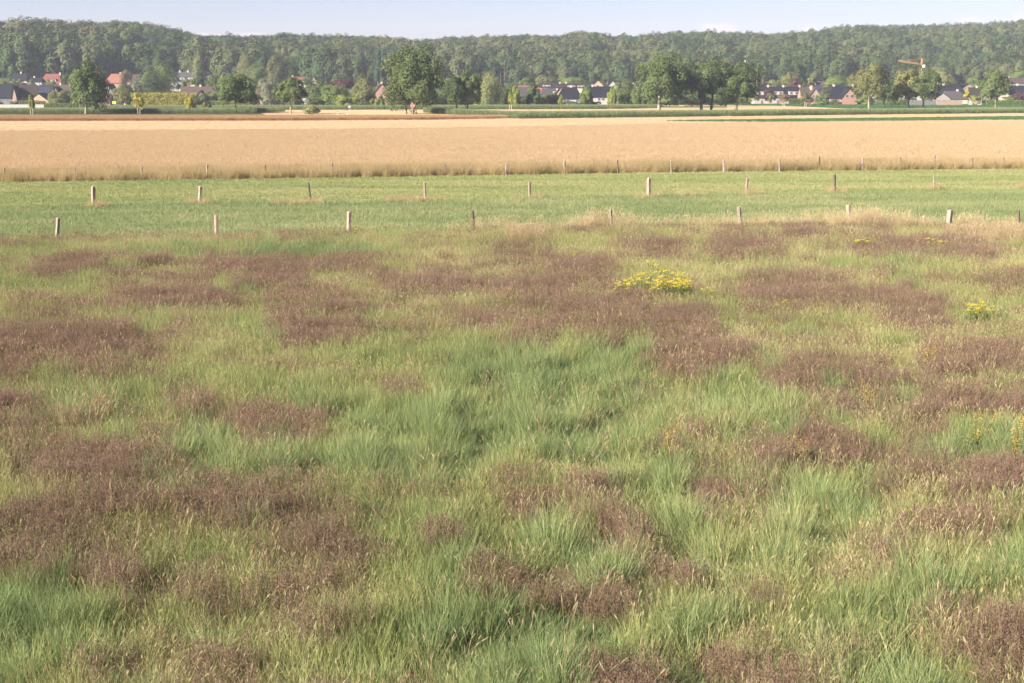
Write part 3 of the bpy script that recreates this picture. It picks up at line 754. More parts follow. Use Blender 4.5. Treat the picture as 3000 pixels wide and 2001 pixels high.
def build_fence(posts, label, dy, wires, wood=None, wk=1.0):
    pts = []
    for (px, yt, yb, w, lean, dark) in posts:
        g = ground(px, yb + dy); top = at(px + lean, yt, g.y); pts.append((g, top, w * g.y / F, dark))
    root = empty('post_and_wire_fence', pts[0][0]); tag(root, label, 'fence')
    o0 = pts[0][0]
    for k, (g, top, w, dark) in enumerate(pts):
        h = top.z
        p = add('post', post_mesh(h, max(w * wk, 0.07), dark, k * 7 + int(dy * 10), wood), root, g - o0)
        p.rotation_euler = (0, math.atan2(top.x - g.x, h), 0)
        if dark: p['label'] = 'thin dark weathered post'
    for hz in wires:
        mb = MB(); line = []
        for k, (g, top, w, dark) in enumerate(pts):
            q = g.lerp(top, hz) - o0; q.y -= w * 0.55
            if k:
                a = line[-1]; line.append(((a[0] + q.x) / 2, (a[1] + q.y) / 2, (a[2] + q.z) / 2 - 0.03))
            line.append((q.x, q.y, q.z))
        mb.tube(line, 0.0022, 4, False); add('wire', mb.mesh('wire', M_wire), root)
build_fence(NEAR_POSTS, 'old fence of uneven wooden posts at the edge of the tall purple meadow', 7, (0.55, 0.9))
build_fence(MID_POSTS, 'wooden post fence across the middle of the short green pasture', 2, (0.5, 0.92))
build_fence(FAR_POSTS, 'row of fence posts half buried in dry grass before the wheat', -1, (0.6, 0.92), M_wood_grey, 0.8)
build_fields()

# ------------------------------------------------------------------ trees
def crown_arrays(rng, rx, ry, rz, n_leaf, leaf, n_clump, clump=0.34, shape='round', jit=0.55, fill=0.3, outw=0.35):
    """leaf-sized faces on many clumps that sit over an ellipsoid: verts (centre at 0), quads, rnd"""
    cl = []
    k = 0
    while len(cl) < n_clump and k < n_clump * 20:
        k += 1
        d = rng.normal(0, 1, 3); d /= np.linalg.norm(d)
        if shape != 'column' and d[2] < -0.75: continue
        rr = rng.uniform(0.45, 1.0) ** 0.5 * rng.uniform(0.72, 1.0)
        if rng.uniform() < fill: rr *= 0.55
        c = d * rr
        if shape == 'dome' and c[2] < 0: c[:2] *= 1.0 + 0.1 * c[2]
        if shape == 'cone':
            h = rng.uniform(-1, 0.95); rad = (1 - (h + 1) / 2) * rng.uniform(0.4, 0.85); a = rng.uniform(0, 6.283); c = np.array([rad * math.cos(a), rad * math.sin(a), h])
        if shape == 'weep':
            c[2] = c[2] * 0.55 + 0.35
        cl.append(c)
    cl = np.array(cl)
    cr = clump * rng.uniform(0.65, 1.2, len(cl))
    if shape == 'cone': cr *= (0.35 + 0.65 * (1 - (cl[:, 2] + 1) / 2))
    wgt = cr ** 2; wgt /= wgt.sum()
    ci = rng.choice(len(cl), n_leaf, p=wgt)
    d = rng.normal(0, 1, (n_leaf, 3)); d /= np.linalg.norm(d, axis=1)[:, None]
    out = cl[ci] / (np.linalg.norm(cl[ci], axis=1)[:, None] + 1e-6)
    flip = (d * out).sum(1) < -0.35; d[flip] *= -1
    low = d[:, 2] < -0.55; d[low, 2] *= -1
    rad = cr[ci] * rng.uniform(0.55, 1.05, n_leaf) ** 0.6
    p = cl[ci] + d * rad[:, None]
    if shape == 'weep':
        dr = rng.uniform(0, 1, n_leaf) ** 1.2 * 1.1 * (np.hypot(p[:, 0], p[:, 1]) > 0.45)
        p[:, 2] -= dr; p[:, :2] *= (1 + 0.05 * dr)[:, None]; p[:, 2] = np.maximum(p[:, 2], -1.0 + rng.uniform(0, .12, n_leaf))
    lo = np.percentile(p, 1.5, axis=0); hi = np.percentile(p, 98.5, axis=0)
    mid_ = (lo + hi) / 2; hal_ = (hi - lo) / 2
    p = (p - mid_) / hal_; cl = (cl - mid_) / hal_
    S = np.array([rx, ry, rz])
    p = p * S
    nrm = d + out * outw + rng.normal(0, jit, (n_leaf, 3)); nrm[:, 2] += 0.25; nrm /= np.linalg.norm(nrm, axis=1)[:, None]
    t = np.cross(nrm, rng.normal(0, 1, (n_leaf, 3))); t /= np.linalg.norm(t, axis=1)[:, None] + 1e-9
    b = np.cross(nrm, t)
    s = leaf * rng.uniform(0.6, 1.35, n_leaf)[:, None] * 0.5
    asp = rng.uniform(0.5, 0.9, n_leaf)[:, None]
    if shape == 'weep':
        t = t * 0.35; t[:, 2] -= 0.9; t /= np.linalg.norm(t, axis=1)[:, None]; b = np.cross(t, nrm); s = s * 1.2; asp = asp * 0.5
    V = np.stack([p - t * s, p + b * s * asp, p + t * s, p - b * s * asp], 1).reshape(-1, 3)
    Q = np.arange(n_leaf * 4).reshape(-1, 4)
    crnd = rng.uniform(0, 1, len(cl))
    rn = np.clip(0.55 * crnd[ci] + 0.45 * rng.uniform(0, 1, n_leaf), 0, 1)
    return V, Q, np.repeat(rn, 4), cl * S

def shade_ramp(g, spread=0.45):
    g = np.array(g)
    return [tuple(g * (1 - spread)), tuple(g * (1 - spread * 0.35)), tuple(g * (1 + spread * 0.3)), tuple(np.minimum(g * (1 + spread) + np.array([0.02, 0.015, 0]), 0.6))]
LEAF = {
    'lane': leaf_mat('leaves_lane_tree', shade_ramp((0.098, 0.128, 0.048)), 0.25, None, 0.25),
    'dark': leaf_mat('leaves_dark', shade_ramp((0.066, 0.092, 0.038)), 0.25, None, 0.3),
    'mid': leaf_mat('leaves_mid', shade_ramp((0.098, 0.128, 0.048)), 0.25, None, 0.35),
    'olive': leaf_mat('leaves_olive', shade_ramp((0.14, 0.145, 0.055)), 0.25, None, 0.35),
    'lime': leaf_mat('leaves_lime', shade_ramp((0.19, 0.22, 0.05)), 0.3, None, 0.3),
    'yellow': leaf_mat('leaves_golden', shade_ramp((0.3, 0.27, 0.045), 0.35), 0.3, None, 0.25),
    'pale': leaf_mat('leaves_pale', shade_ramp((0.2, 0.215, 0.095)), 0.3, None, 0.3),
    'grey': leaf_mat('leaves_grey', shade_ramp((0.18, 0.19, 0.115)), 0.25, None, 0.3),
    'purple': leaf_mat('leaves_copper', shade_ramp((0.085, 0.045, 0.05)), 0.2, None, 0.3),
    'brown': leaf_mat('leaves_browned', shade_ramp((0.19, 0.14, 0.08)), 0.25, None, 0.3),
    'fir': leaf_mat('needles_dark', shade_ramp((0.045, 0.068, 0.042)), 0.1, None, 0.3),
    'bright': leaf_mat('leaves_bright', shade_ramp((0.13, 0.175, 0.052)), 0.3, None, 0.3),
}
M_bark = solid_mat('bark', (0.24, 0.19, 0.13), 0.95, 0.35, 4, obj_var=0.25, stretch=(1, 1, 0.3), bump=0.5)
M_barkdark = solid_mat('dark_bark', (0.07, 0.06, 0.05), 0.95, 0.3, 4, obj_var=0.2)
M_birch = solid_mat('birch_bark', (0.27, 0.25, 0.21), 0.8, 0.25, 3, col2=(0.17, 0.15, 0.12), stretch=(1, 1, 0.3))

def trunk_mesh(rng, h0, h, r, cl, cz, n_limb=7, fork=False, mat=None, lean=0.0):
    """tapered trunk up into the crown, with limbs out to some of the clumps"""
    mb = MB()
    top = Vector((lean, 0, cz))
    if fork:
        f = Vector((0, 0, h0 * 0.55))
        mb.tube([(0, 0, -0.3), (0, 0, 0.25), (0, 0, h0 * 0.55)], [r * 1.3, r, r * 0.85], 8)
        for s in (-1, 1):
            mb.tube([f, f + Vector((s * h0 * 0.16, 0, h0 * 0.3)), Vector((s * h0 * 0.34, 0.2, cz))], [r * 0.75, r * 0.55, r * 0.15], 7)
    else:
        mb.tube([(0, 0, -0.3), (0, 0, 0.25), (lean * .2, 0.03, h0 * 0.6), (lean * .5, 0, h0 + (cz - h0) * 0.4), top], [r * 1.35, r, r * 0.88, r * 0.6, r * 0.12], 8)
    for k in range(min(n_limb, len(cl))):
        e = Vector(cl[k]) * 0.8 + Vector((0, 0, cz))
        s = Vector((lean * .4, 0, h0 * 0.9 + (cz - h0) * 0.5 * rng.uniform()))
        if e.z < s.z + 0.2: e.z = s.z + 0.4
        mb.tube([s, s.lerp(e, 0.5) + Vector((0, 0, 0.3)), e], [r * 0.38, r * 0.24, r * 0.06], 5)
    return mb.mesh('trunk', mat or M_bark, True)

_seed = [100]
def tree(name, px, Y, xl, xr, yt, yb, trunk_r, leaf='lane', label='', cat='tree', group=None, n=3600, leafsize=0.5, nc=46, shape='round', base_y=None, fork=False, bark=None, depth=1.0, clump=0.33, jit=0.38, limbs=7):
    """a tree whose crown fills photo box xl..xr, yt..yb, with its foot on the ground at distance Y under photo x px"""
    _seed[0] += 1; r = np.random.default_rng(_seed[0]); n = int(n * 2.5); leafsize *= 1.15
    foot = at(px, 300, Y); gz = tz(foot.x, Y); foot.z = gz
    zt = at(px, yt, Y).z; zb = max(at(px, yb, Y).z, gz + 0.3); x0 = at(xl, yt, Y).x; x1 = at(xr, yt, Y).x
    rx = (x1 - x0) / 2; rz = (zt - zb) / 2; cz = (zt + zb) / 2 - gz; cx = (x0 + x1) / 2 - foot.x
    V, Q, rn, cl = crown_arrays(r, rx, rx * depth, rz, n, leafsize, int(nc * 1.35), clump * 1.05, shape, jit)
    root = empty(name, foot); tag(root, label, cat, group)
    add('crown', np_mesh('crown', V, Q, LEAF[leaf], rn), root, (cx, 0, cz))
    add('trunk', trunk_mesh(r, max(zb - gz, 0.4), zt - gz, trunk_r, cl + np.array([cx, 0, 0]), cz, limbs, fork, bark, cx * 0.6), root)
    return root

# --- trees standing along the lane at the far side of the fields
LANE = 'trees along the lane beyond the fields'
def laneY(yb): return ground(1500, yb).y
tree('lane_tree', 250, laneY(334), 202, 306, 188, 308, 0.42, 'lane', 'broad leafy lane tree at the left, in front of the brown-roofed house', group=LANE, n=3800, base_y=334)
tree('lane_tree', 688, laneY(332), 640, 746, 222, 298, 0.34, 'lane', 'round lane tree in front of the long trimmed hedge', group=LANE, n=3400)
tree('lane_tree', 851, laneY(334), 809, 891, 232, 296, 0.27, 'lane', 'small round lane tree just right of the grey willow', group=LANE, n=2700)
tree('lane_tree', 1207, laneY(334.5), 1131, 1292, 142, 300, 0.62, 'lane', 'tallest lane tree, with ivy on its trunk, behind the stop sign', group=LANE, n=8200, nc=80, clump=0.28)
tree('lane_tree', 1190, laneY(333.5), 1140, 1215, 225, 300, 0.34, 'lane', 'slimmer pale-trunked tree tucked under the tallest lane tree', group=LANE, n=1800, nc=24)
tree('lane_tree', 1338, laneY(327.5), 1302, 1362, 226, 300, 0.34, 'dark', 'dark shaded lane tree, first right of the tallest lane tree', group=LANE, n=2600, bark=M_barkdark)  # the big tree's shade is put into the crown by a darker leaf colour
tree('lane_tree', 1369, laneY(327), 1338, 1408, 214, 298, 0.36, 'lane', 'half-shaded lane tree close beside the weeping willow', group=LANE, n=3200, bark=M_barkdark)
tree('lane_tree', 1931, laneY(326), 1867, 2007, 162, 284, 0.6, 'lane', 'big dense lane tree, leftmost of the three merging crowns', group=LANE, n=6200, nc=64, clump=0.3)
tree('lane_tree', 2055, laneY(325), 1996, 2112, 178, 272, 0.55, 'lane', 'fork-trunked lane tree in the middle of the merging crowns', group=LANE, n=5000, nc=56, clump=0.3, fork=True)
tree('lane_tree', 2084, laneY(325), 2055, 2150, 184, 280, 0.5, 'lane', 'dark-trunked lane tree close behind the fork-trunked one', group=LANE, n=3600, nc=40, bark=M_barkdark)
tree('lane_tree', 2158, laneY(325), 2118, 2225, 188, 284, 0.42, 'lane', 'lane tree at the right end of the merging crowns', group=LANE, n=4600, nc=50, clump=0.3)
tree('lane_tree', 2546, laneY(319), 2498, 2600, 192, 284, 0.42, 'olive', 'yellowish lane tree at the left of the right-hand group', group=LANE, n=4000)
tree('lane_tree', 2588, laneY(315), 2566, 2642, 236, 290, 0.34, 'dark', 'dark lane tree in shade between two lighter crowns', group=LANE, n=2400, bark=M_barkdark)  # crown is shaded: dark leaf colour paints that shade in
tree('lane_tree', 2663, laneY(318), 2620, 2692, 206, 286, 0.36, 'olive', 'light lane tree just below and left of the orange crane', group=LANE, n=3000)
tree('lane_tree', 2706, laneY(318), 2655, 2757, 200, 284, 0.38, 'lane', 'full round lane tree directly beneath the orange crane', group=LANE, n=4000)
tree('lane_tree', 2917, laneY(318), 2876, 2962, 212, 282, 0.36, 'lane', 'flat-bottomed lane tree on its own near the right edge', group=LANE, n=3400)
# ivy on the big trunk belongs to the tree: built as a leafy sleeve part
def ivy_on(root):
    r = np.random.default_rng(9); n = 700
    a = r.uniform(0, 6.283, n); z = r.uniform(0, 8.5, n) ; rad = 0.75 + 0.5 * r.uniform(0, 1, n)
    p = np.stack([np.cos(a) * rad + 0.45, np.sin(a) * rad - 0.2, z], 1); t = r.normal(0, 1, (n, 3)); t /= np.linalg.norm(t, axis=1)[:, None]
    b = np.cross(t, r.normal(0, 1, (n, 3))); b /= np.linalg.norm(b, axis=1)[:, None]
    V = np.stack([p - t * .2, p + b * .14, p + t * .2, p - b * .14], 1).reshape(-1, 3)
    add('ivy', np_mesh('ivy', V, np.arange(n * 4).reshape(-1, 4), LEAF['mid'], np.repeat(r.uniform(0, 1, n), 4)), root)
ivy_on([o for o in C.objects if o.get('label', '').startswith('tallest lane tree')][0])

# --- young staked trees
YOUNG = 'young lane trees'
def young(px, yb, yt, w, leaf, label, stakes=True, n=420):
    Y = laneY(yb); r0 = tree('young_tree', px, Y, px - w / 2, px + w / 2, yt, yb - (yb - yt) * 0.32, 0.07, leaf, label, 'young tree', YOUNG, n=n, leafsize=0.36, nc=16, limbs=4, clump=0.4)
    if stakes:
        for s in (-1, 1):
            mb = MB(); mb.tube([(s * 0.35, -0.2, 0), (s * 0.35, -0.2, 2.0)], 0.06, 6); add('stake', mb.mesh('stake', M_stake), r0)
M_stake = solid_mat('pale_stake', (0.62, 0.56, 0.46), 0.8, 0.1)
young(92, 335, 278, 16, 'lime', 'thin yellow-green young tree in front of the low white wall')
young(406, 334, 274, 26, 'yellow', 'yellowish young tree with white stakes before the golden hedge')
young(557, 332, 285, 30, 'yellow', 'broad yellow-green young tree at the right end of the golden hedge')
young(1496, 322, 268, 16, 'lime', 'slim young tree right of the weeping willow')
young(1643, 321, 279, 15, 'lime', 'small young tree before the white wall of the big dark-roofed house', False)
young(1788, 320, 284, 18, 'lime', 'yellowish young tree at the right end of the big dark-roofed house', False)
young(2207, 313, 268, 30, 'olive', 'young tree at the left end of the white terrace', False)
young(2258, 312, 274, 20, 'olive', 'young tree before the copper shrub and the terrace', False)
young(2296, 313, 272, 32, 'brown', 'brownish young tree before the middle of the white terrace', True)
young(2360, 313, 270, 28, 'mid', 'bushy young tree before the brick gable house', True)
young(2376, 313, 284, 16, 'brown', 'slender brown young tree right of the bushy young one', False)
young(2168, 311, 272, 34, 'mid', 'young tree under the right end of the merging crowns', False)

# --- bushes and garden trees in and around the village
def bush(px_l, px_r, yt, yb, Y, leaf, label, cat='bush', name='bush', shape='dome', n=None, nc=None, ls=0.5):
    w = (px_r - px_l); h = yb - yt
    n = n or int(np.clip(w * h * 0.9, 320, 3600)); nc = nc or int(np.clip(w * h / 60, 9, 46))
    return tree(name, (px_l + px_r) / 2, Y, px_l, px_r, yt, yb, max(0.1, (yb - yt) * 0.0035), leaf, label, cat, n=n, leafsize=ls, nc=nc, shape=shape, limbs=4, clump=0.38)
GT = 'garden_tree'
for a in [
    # left part of the village
    (143, 204, 266, 304, 700, 'olive', 'loose bush beside the tan brick gable, left of the broad lane tree', 'bush', 'bush'),
    (131, 161, 236, 270, 830, 'lime', 'yellow-green garden tree under the red hipped roof', 'tree', GT),
    (-20, 40, 236, 268, 880, 'olive', 'olive bush behind the dark roof at the left edge', 'bush', 'bush'),
    (34, 74, 232, 256, 890, 'mid', 'round bush in front of the dark blue roofs at the far left', 'bush', 'bush'),
    (178, 206, 212, 246, 900, 'dark', 'dark garden tree between the red hipped roof and the broad lane tree', 'tree', GT),
    (350, 384, 206, 242, 905, 'brown', 'brownish conifer between two orange-red roofs', 'tree', GT),
    (328, 392, 249, 302, 720, 'olive', 'wispy olive bush in front of the orange roofs', 'bush', 'bush'),
    (372, 420, 240, 286, 740, 'grey', 'pale wispy bush left of the big round garden tree', 'bush', 'bush'),
    (398, 470, 200, 284, 800, 'mid', 'big round garden tree behind the golden hedge, left half of the pair', 'tree', GT),
    (440, 520, 186, 284, 815, 'bright', 'big round garden tree behind the golden hedge, right half of the pair', 'tree', GT),
    (368, 384, 288, 312, 640, 'dark', 'small dark rounded shrub near the yellow sign', 'bush', 'shrub'),
    (565, 594, 155, 240, 905, 'pale', 'tall narrow poplar rising behind the terrace of grey roofs', 'tree', 'poplar_tree'),
    (566, 612, 208, 254, 860, 'dark', 'dark bush at the foot of the narrow poplar', 'bush', 'bush'),
    (538, 570, 232, 256, 850, 'lime', 'yellow-green bush below the grey terrace roofs', 'bush', 'bush'),
    (516, 545, 240, 262, 840, 'mid', 'green bush left of the brown ridge roof', 'bush', 'bush'),
    (604, 652, 222, 262, 840, 'mid', 'green garden tree above the left of the brown ridge roof', 'tree', GT),
    (640, 700, 218, 272, 830, 'bright', 'green garden tree behind the lane tree of the trimmed hedge', 'tree', GT),
    (694, 750, 159, 240, 960, 'olive', 'domed tree with browning top in front of the wood', 'tree', GT),
    (720, 780, 188, 244, 930, 'mid', 'domed green tree below the browning dome', 'tree', GT),
    (780, 826, 166, 236, 960, 'olive', 'left of two joined round trees against the wood', 'tree', GT),
    (818, 868, 164, 240, 965, 'mid', 'right of two joined round trees against the wood', 'tree', GT),
    (572, 622, 274, 299, 700, 'dark', 'dark shrub behind the left end of the trimmed hedge', 'bush', 'shrub'),
    (596, 656, 270, 297, 706, 'mid', 'green shrub before the brick gable of the brown ridge roof', 'bush', 'shrub'),
    (728, 764, 276, 312, 660, 'olive', 'olive bush at the right end of the trimmed hedge', 'bush', 'bush'),
    (750, 828, 226, 308, 690, 'grey', 'large grey-green willow between two lane trees', 'tree', 'willow_tree'),
    (884, 925, 230, 268, 880, 'dark', 'dark tree right of the small round lane tree', 'tree', GT),
    (898, 964, 238, 306, 650, 'mid', 'large green bush right of the dark blue roof', 'bush', 'bush'),
    (944, 1018, 254, 310, 630, 'bright', 'spreading green bush in the middle of the thicket', 'bush', 'bush'),
    (978, 1034, 231, 262, 760, 'purple', 'copper-leaved tree above the thicket', 'tree', 'copper_tree'),
    (1028, 1098, 224, 308, 700, 'olive', 'tall olive garden tree left of the red brick house', 'tree', GT),
    (988, 1046, 280, 311, 615, 'lime', 'yellowish shrub at the front of the thicket', 'bush', 'shrub'),
    (1038, 1094, 262, 310, 625, 'olive', 'olive shrub in front of the tall olive garden tree', 'bush', 'shrub'),
    (905, 950, 290, 310, 620, 'dark', 'dark low shrub at the left front of the thicket', 'bush', 'shrub'),
    (1085, 1112, 290, 309, 620, 'lime', 'small yellow-green shrub left of the pointed conifer', 'bush', 'shrub'),
    (1130, 1215, 276, 309, 620, 'mid', 'dense shrubbery behind the trunk of the tallest lane tree', 'bush', 'shrub'),
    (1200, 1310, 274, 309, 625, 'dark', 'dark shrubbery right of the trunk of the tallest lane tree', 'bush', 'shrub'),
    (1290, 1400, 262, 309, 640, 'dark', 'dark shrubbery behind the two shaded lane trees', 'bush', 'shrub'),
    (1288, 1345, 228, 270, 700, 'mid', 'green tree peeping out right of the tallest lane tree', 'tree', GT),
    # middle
    (1462, 1500, 254, 307, 640, 'dark', 'dark bush in shade right of the weeping willow', 'bush', 'bush'),  # dark leaves paint in the shade this bush stands in
    (1478, 1524, 280, 308, 620, 'mid', 'green bush under the slim young tree', 'bush', 'bush'),
    (1498, 1522, 254, 306, 610, 'lime', 'slim yellow-green garden tree left of the grey and red roof', 'tree', GT),
    (1543, 1582, 248, 308, 615, 'mid', 'upright green tree in front of the orange roof', 'tree', GT),
    (1578, 1640, 276, 307, 625, 'mid', 'round bush left of the long white wall', 'bush', 'bush'),
    (1520, 1550, 284, 304, 640, 'dark', 'dark low bush before the grey and red roof', 'bush', 'bush'),
    (1700, 1736, 257, 308, 610, 'bright', 'bright oval tree before the big dark-roofed house', 'tree', GT),
    (1735, 1760, 298, 309, 612, 'dark', 'low shrub at the foot of the bright oval tree', 'bush', 'shrub'),
    (1640, 1702, 298, 308, 615, 'mid', 'low clipped shrubs along the long white wall', 'bush', 'shrub'),
    (1780, 1806, 258, 306, 640, 'lime', 'yellow-green tree at the right end of the big dark roof', 'tree', GT),
    (1800, 1868, 236, 308, 650, 'mid', 'dense dark-green bush left of the three merging crowns', 'bush', 'bush'),
    (1520, 1560, 226, 258, 860, 'bright', 'green tree above the grey and red roof', 'tree', GT),
    (1570, 1630, 222, 250, 900, 'olive', 'olive tree above the long roof with dormers', 'tree', GT),
    (1640, 1720, 226, 250, 920, 'bright', 'low green tree behind the long roof with dormers', 'tree', GT),
    (1850, 1890, 256, 308, 640, 'mid', 'leafy bush left of the big dense lane tree trunk', 'bush', 'bush'),
    (1884, 1930, 262, 307, 640, 'bright', 'green bush behind the big dense lane tree trunk', 'bush', 'bush'),
    (1930, 1992, 264, 307, 640, 'mid', 'leafy bush between the big lane tree and the forked one', 'bush', 'bush'),
    (1988, 2062, 256, 306, 650, 'mid', 'tall bush behind the forked lane tree trunk', 'bush', 'bush'),
    (2056, 2130, 262, 304, 660, 'bright', 'leafy bush right of the dark trunk', 'bush', 'bush'),
    (2124, 2200, 268, 302, 670, 'mid', 'leafy bush behind the right end of the merging crowns', 'bush', 'bush'),
    # right
    (2237, 2272, 262, 292, 760, 'purple', 'copper-leaved shrub before the white terrace', 'bush', 'copper_shrub'),
    (2252, 2286, 236, 260, 850, 'pale', 'pale green tree behind the terrace roof', 'tree', GT),
    (2288, 2342, 212, 258, 880, 'olive', 'yellowing dome-shaped tree above the terrace roof', 'tree', GT),
    (2314, 2348, 230, 260, 860, 'purple', 'copper tree above the right end of the terrace', 'tree', 'copper_tree'),
    (2366, 2390, 228, 252, 880, 'olive', 'small olive tree behind the brick gable house', 'tree', GT),
    (2414, 2502, 221, 264, 860, 'bright', 'broad green tree behind the large dark roof', 'tree', GT),
    (2392, 2432, 266, 292, 740, 'mid', 'leafy shrub between the two brick gables', 'bush', 'shrub'),
    (2452, 2484, 284, 300, 740, 'mid', 'shrub before the left slope of the large dark roof', 'bush', 'shrub'),
    (2508, 2548, 279, 299, 720, 'bright', 'round shrub right of the brick gable', 'bush', 'shrub'),
    (2718, 2776, 198, 236, 860, 'pale', 'light green tree behind the lane tree beneath the crane', 'tree', GT),
    (2740, 2796, 214, 260, 840, 'pale', 'light green round tree right of the lane tree beneath the crane', 'tree', GT),
    (2698, 2720, 276, 298, 720, 'bright', 'green shrub right of the white gable', 'bush', 'shrub'),
    (2720, 2742, 284, 297, 730, 'mid', 'small shrub left of the grey gable', 'bush', 'shrub'),
    (2834, 2872, 228, 256, 900, 'bright', 'green tree behind the roofs left of the lone lane tree', 'tree', GT),
    (2847, 2872, 280, 303, 690, 'lime', 'ball-shaped yellow-green shrub above the garden wall', 'bush', 'shrub'),
    (2902, 2922, 268, 294, 720, 'mid', 'bush behind the trunk of the lone lane tree', 'bush', 'bush'),
    (2966, 3016, 271, 298, 720, 'purple', 'copper-leaved shrub at the right edge', 'bush', 'copper_shrub'),
    (2940, 2972, 282, 298, 716, 'mid', 'green shrub left of the copper shrub at the edge', 'bush', 'shrub'),
    (2604, 2632, 284, 299, 700, 'yellow', 'golden shrub under the dark lane tree', 'bush', 'shrub'),
    (2955, 3010, 208, 238, 900, 'bright', 'green tree above the uppermost house at the right', 'tree', GT),
    (592, 618, 300, 333, 500, 'olive', 'scrubby bush at the edge of the left maize', 'bush', 'bush'),
]:
    bush(*a[:6], a[6], a[7], a[8])
bush(890, 934, 309, 339, 441, 'pale', 'wispy grey-green bush standing alone at the field edge', 'bush', 'bush', 'dome', n=900, nc=34, ls=0.32)
bush(1388, 1468, 219, 309, 610, 'pale', 'pale weeping willow with hanging branches', 'tree', 'weeping_willow', 'weep', n=4200, nc=34, ls=0.55)
bush(1106, 1126, 277, 311, 620, 'bright', 'pointed green conifer in front of the red brick house', 'tree', 'conifer_tree', 'cone', n=700, nc=26)
bush(2824, 2844, 257, 284, 740, 'yellow', 'golden pointed conifer among the dark roofs', 'tree', 'conifer_tree', 'cone', n=700, nc=26)
bush(1094, 1122, 148, 236, 1000, 'fir', 'dark spruce standing out of the wood left of the tallest lane tree', 'tree', 'spruce_tree', 'cone', n=1400, nc=44, ls=0.8)
bush(2418, 2434, 182, 238, 1080, 'fir', 'narrow dark spruce in the wood above the large dark roof', 'tree', 'spruce_tree', 'cone', n=900, nc=36, ls=0.8)
bush(2372, 2392, 188, 236, 1085, 'fir', 'small dark spruce in the wood above the brick gable', 'tree', 'spruce_tree', 'cone', n=900, nc=36, ls=0.8)

# --- more trees between the roofs and the wood
def fillers():
    r = np.random.default_rng(404)
    kinds = [('mid', 'mid green'), ('bright', 'fresh green'), ('olive', 'olive green'), ('dark', 'dark green')]
    px = -10.0
    while px < 3010:
        w = r.uniform(26, 58); Y = r.uniform(850, 985); lf, nm = kinds[int(r.integers(0, 4))]
        g = at(px, 200, Y); gz = tz(g.x, Y); yb = 265.8 - (gz - CAM_H) * F / Y; h = w * r.uniform(0.7, 1.15)
        part = 'left' if px < 1000 else 'middle' if px < 2000 else 'right'
        if not (480 < px < 600 or 100 < px < 200 or 300 < px < 400 or 840 < px < 900):
            _seed[0] += 1
            tree('garden_tree', px, Y, px - w / 2, px + w / 2, yb - h, yb - 1, 0.14, lf, f'{nm} rounded tree between the village roofs and the wood, {part} part', 'tree', f'{nm} trees behind the village, {part}', n=560, leafsize=0.6, nc=16, limbs=3, clump=0.38)
        px += w * r.uniform(0.5, 1.3)
fillers()
def belt():
    r = np.random.default_rng(808)
    kinds = [('mid', 'mid green'), ('dark', 'dark green'), ('olive', 'olive green')]
    px = -6.0
    while px < 3010:
        w = r.uniform(18, 40); Y = r.uniform(690, 716); lf, nm = kinds[int(r.integers(0, 3))]; h = r.uniform(9, 21)
        part = 'left' if px < 1000 else 'middle' if px < 2000 else 'right'
        gap = 75 < px < 150 or 385 < px < 760 or 1640 < px < 1800 or 2210 < px < 2350 or 2456 < px < 2520 or 2660 < px < 2850
        if not gap and r.uniform() < 0.8:
            tree('garden_shrub', px, Y, px - w / 2, px + w / 2, 308 - h, 307, 0.08, lf, f'{nm} low garden shrub along the village edge, {part} part', 'bush', f'{nm} shrubs along the village edge, {part}', n=300, leafsize=0.45, nc=14, limbs=3, clump=0.38)
        px += w * r.uniform(0.6, 1.6)
belt()

# --- hedges
def hedge(px_l, px_r, yt, yb, Y, leaf, label, d=2.0, ragged=0.12, n=None):
    _seed[0] += 1; r = np.random.default_rng(_seed[0])
    a = at(px_l, yb, Y); b = at(px_r, yt, Y); w = b.x - a.x; h = b.z
    n = n or int(w * (h + d) * 30)
    f = r.choice(3, n, p=[0.55, 0.35, 0.1])
    p = np.stack([r.uniform(0, w, n), r.uniform(-d / 2, d / 2, n), r.uniform(0, h, n)], 1)
    p[f == 0, 1] = -d / 2; p[f == 1, 2] = h
    e = f == 2; p[e, 0] = np.where(r.uniform(size=e.sum()) < .5, 0, w)
    bump = (fbm(p[:, 0] / 1.1, p[:, 2] / 1.3, 77) - 0.5) * ragged * 6
    p[:, 1] -= bump * (f == 0); p[:, 2] += bump * (f == 1)
    p += r.normal(0, ragged, (n, 3)); p[:, 2] = np.maximum(p[:, 2], 0.05)
    nm = np.array([(0, -1, 0.2), (0, 0, 1), (1, 0, 0)])[f] + r.normal(0, 0.5, (n, 3)); nm /= np.linalg.norm(nm, axis=1)[:, None]
    t = np.cross(nm, r.normal(0, 1, (n, 3))); t /= np.linalg.norm(t, axis=1)[:, None]; bb = np.cross(nm, t); s = r.uniform(0.1, 0.24, n)[:, None]
    V = np.stack([p - t * s, p + bb * s * .7, p + t * s, p - bb * s * .7], 1).reshape(-1, 3)
    root = empty('hedge', (a.x, Y, tz(a.x, Y))); tag(root, label, 'hedge')
    add('foliage', np_mesh('foliage', V, np.arange(n * 4).reshape(-1, 4), LEAF[leaf], np.repeat(r.uniform(0, 1, n), 4)), root)
    mb = MB(); mb.box(0.25, w - 0.25, -d / 2 + 0.35, d / 2 - 0.35, 0, h - 0.35); add('branches', mb.mesh('branches', M_twig), root)
M_twig = solid_mat('hedge_twigs', (0.03, 0.04, 0.02), 1.0, 0.3)
hedge(57, 132, 296, 307, 625, 'lime', 'low bright hedge above the white wall at the left', 2, 0.1)
hedge(131, 172, 302, 315, 598, 'bright', 'clipped green hedge, first piece right of the white wall', 2, 0.06)
hedge(175, 210, 302, 315, 598, 'bright', 'clipped green hedge piece left of the broad lane tree trunk', 2, 0.06)
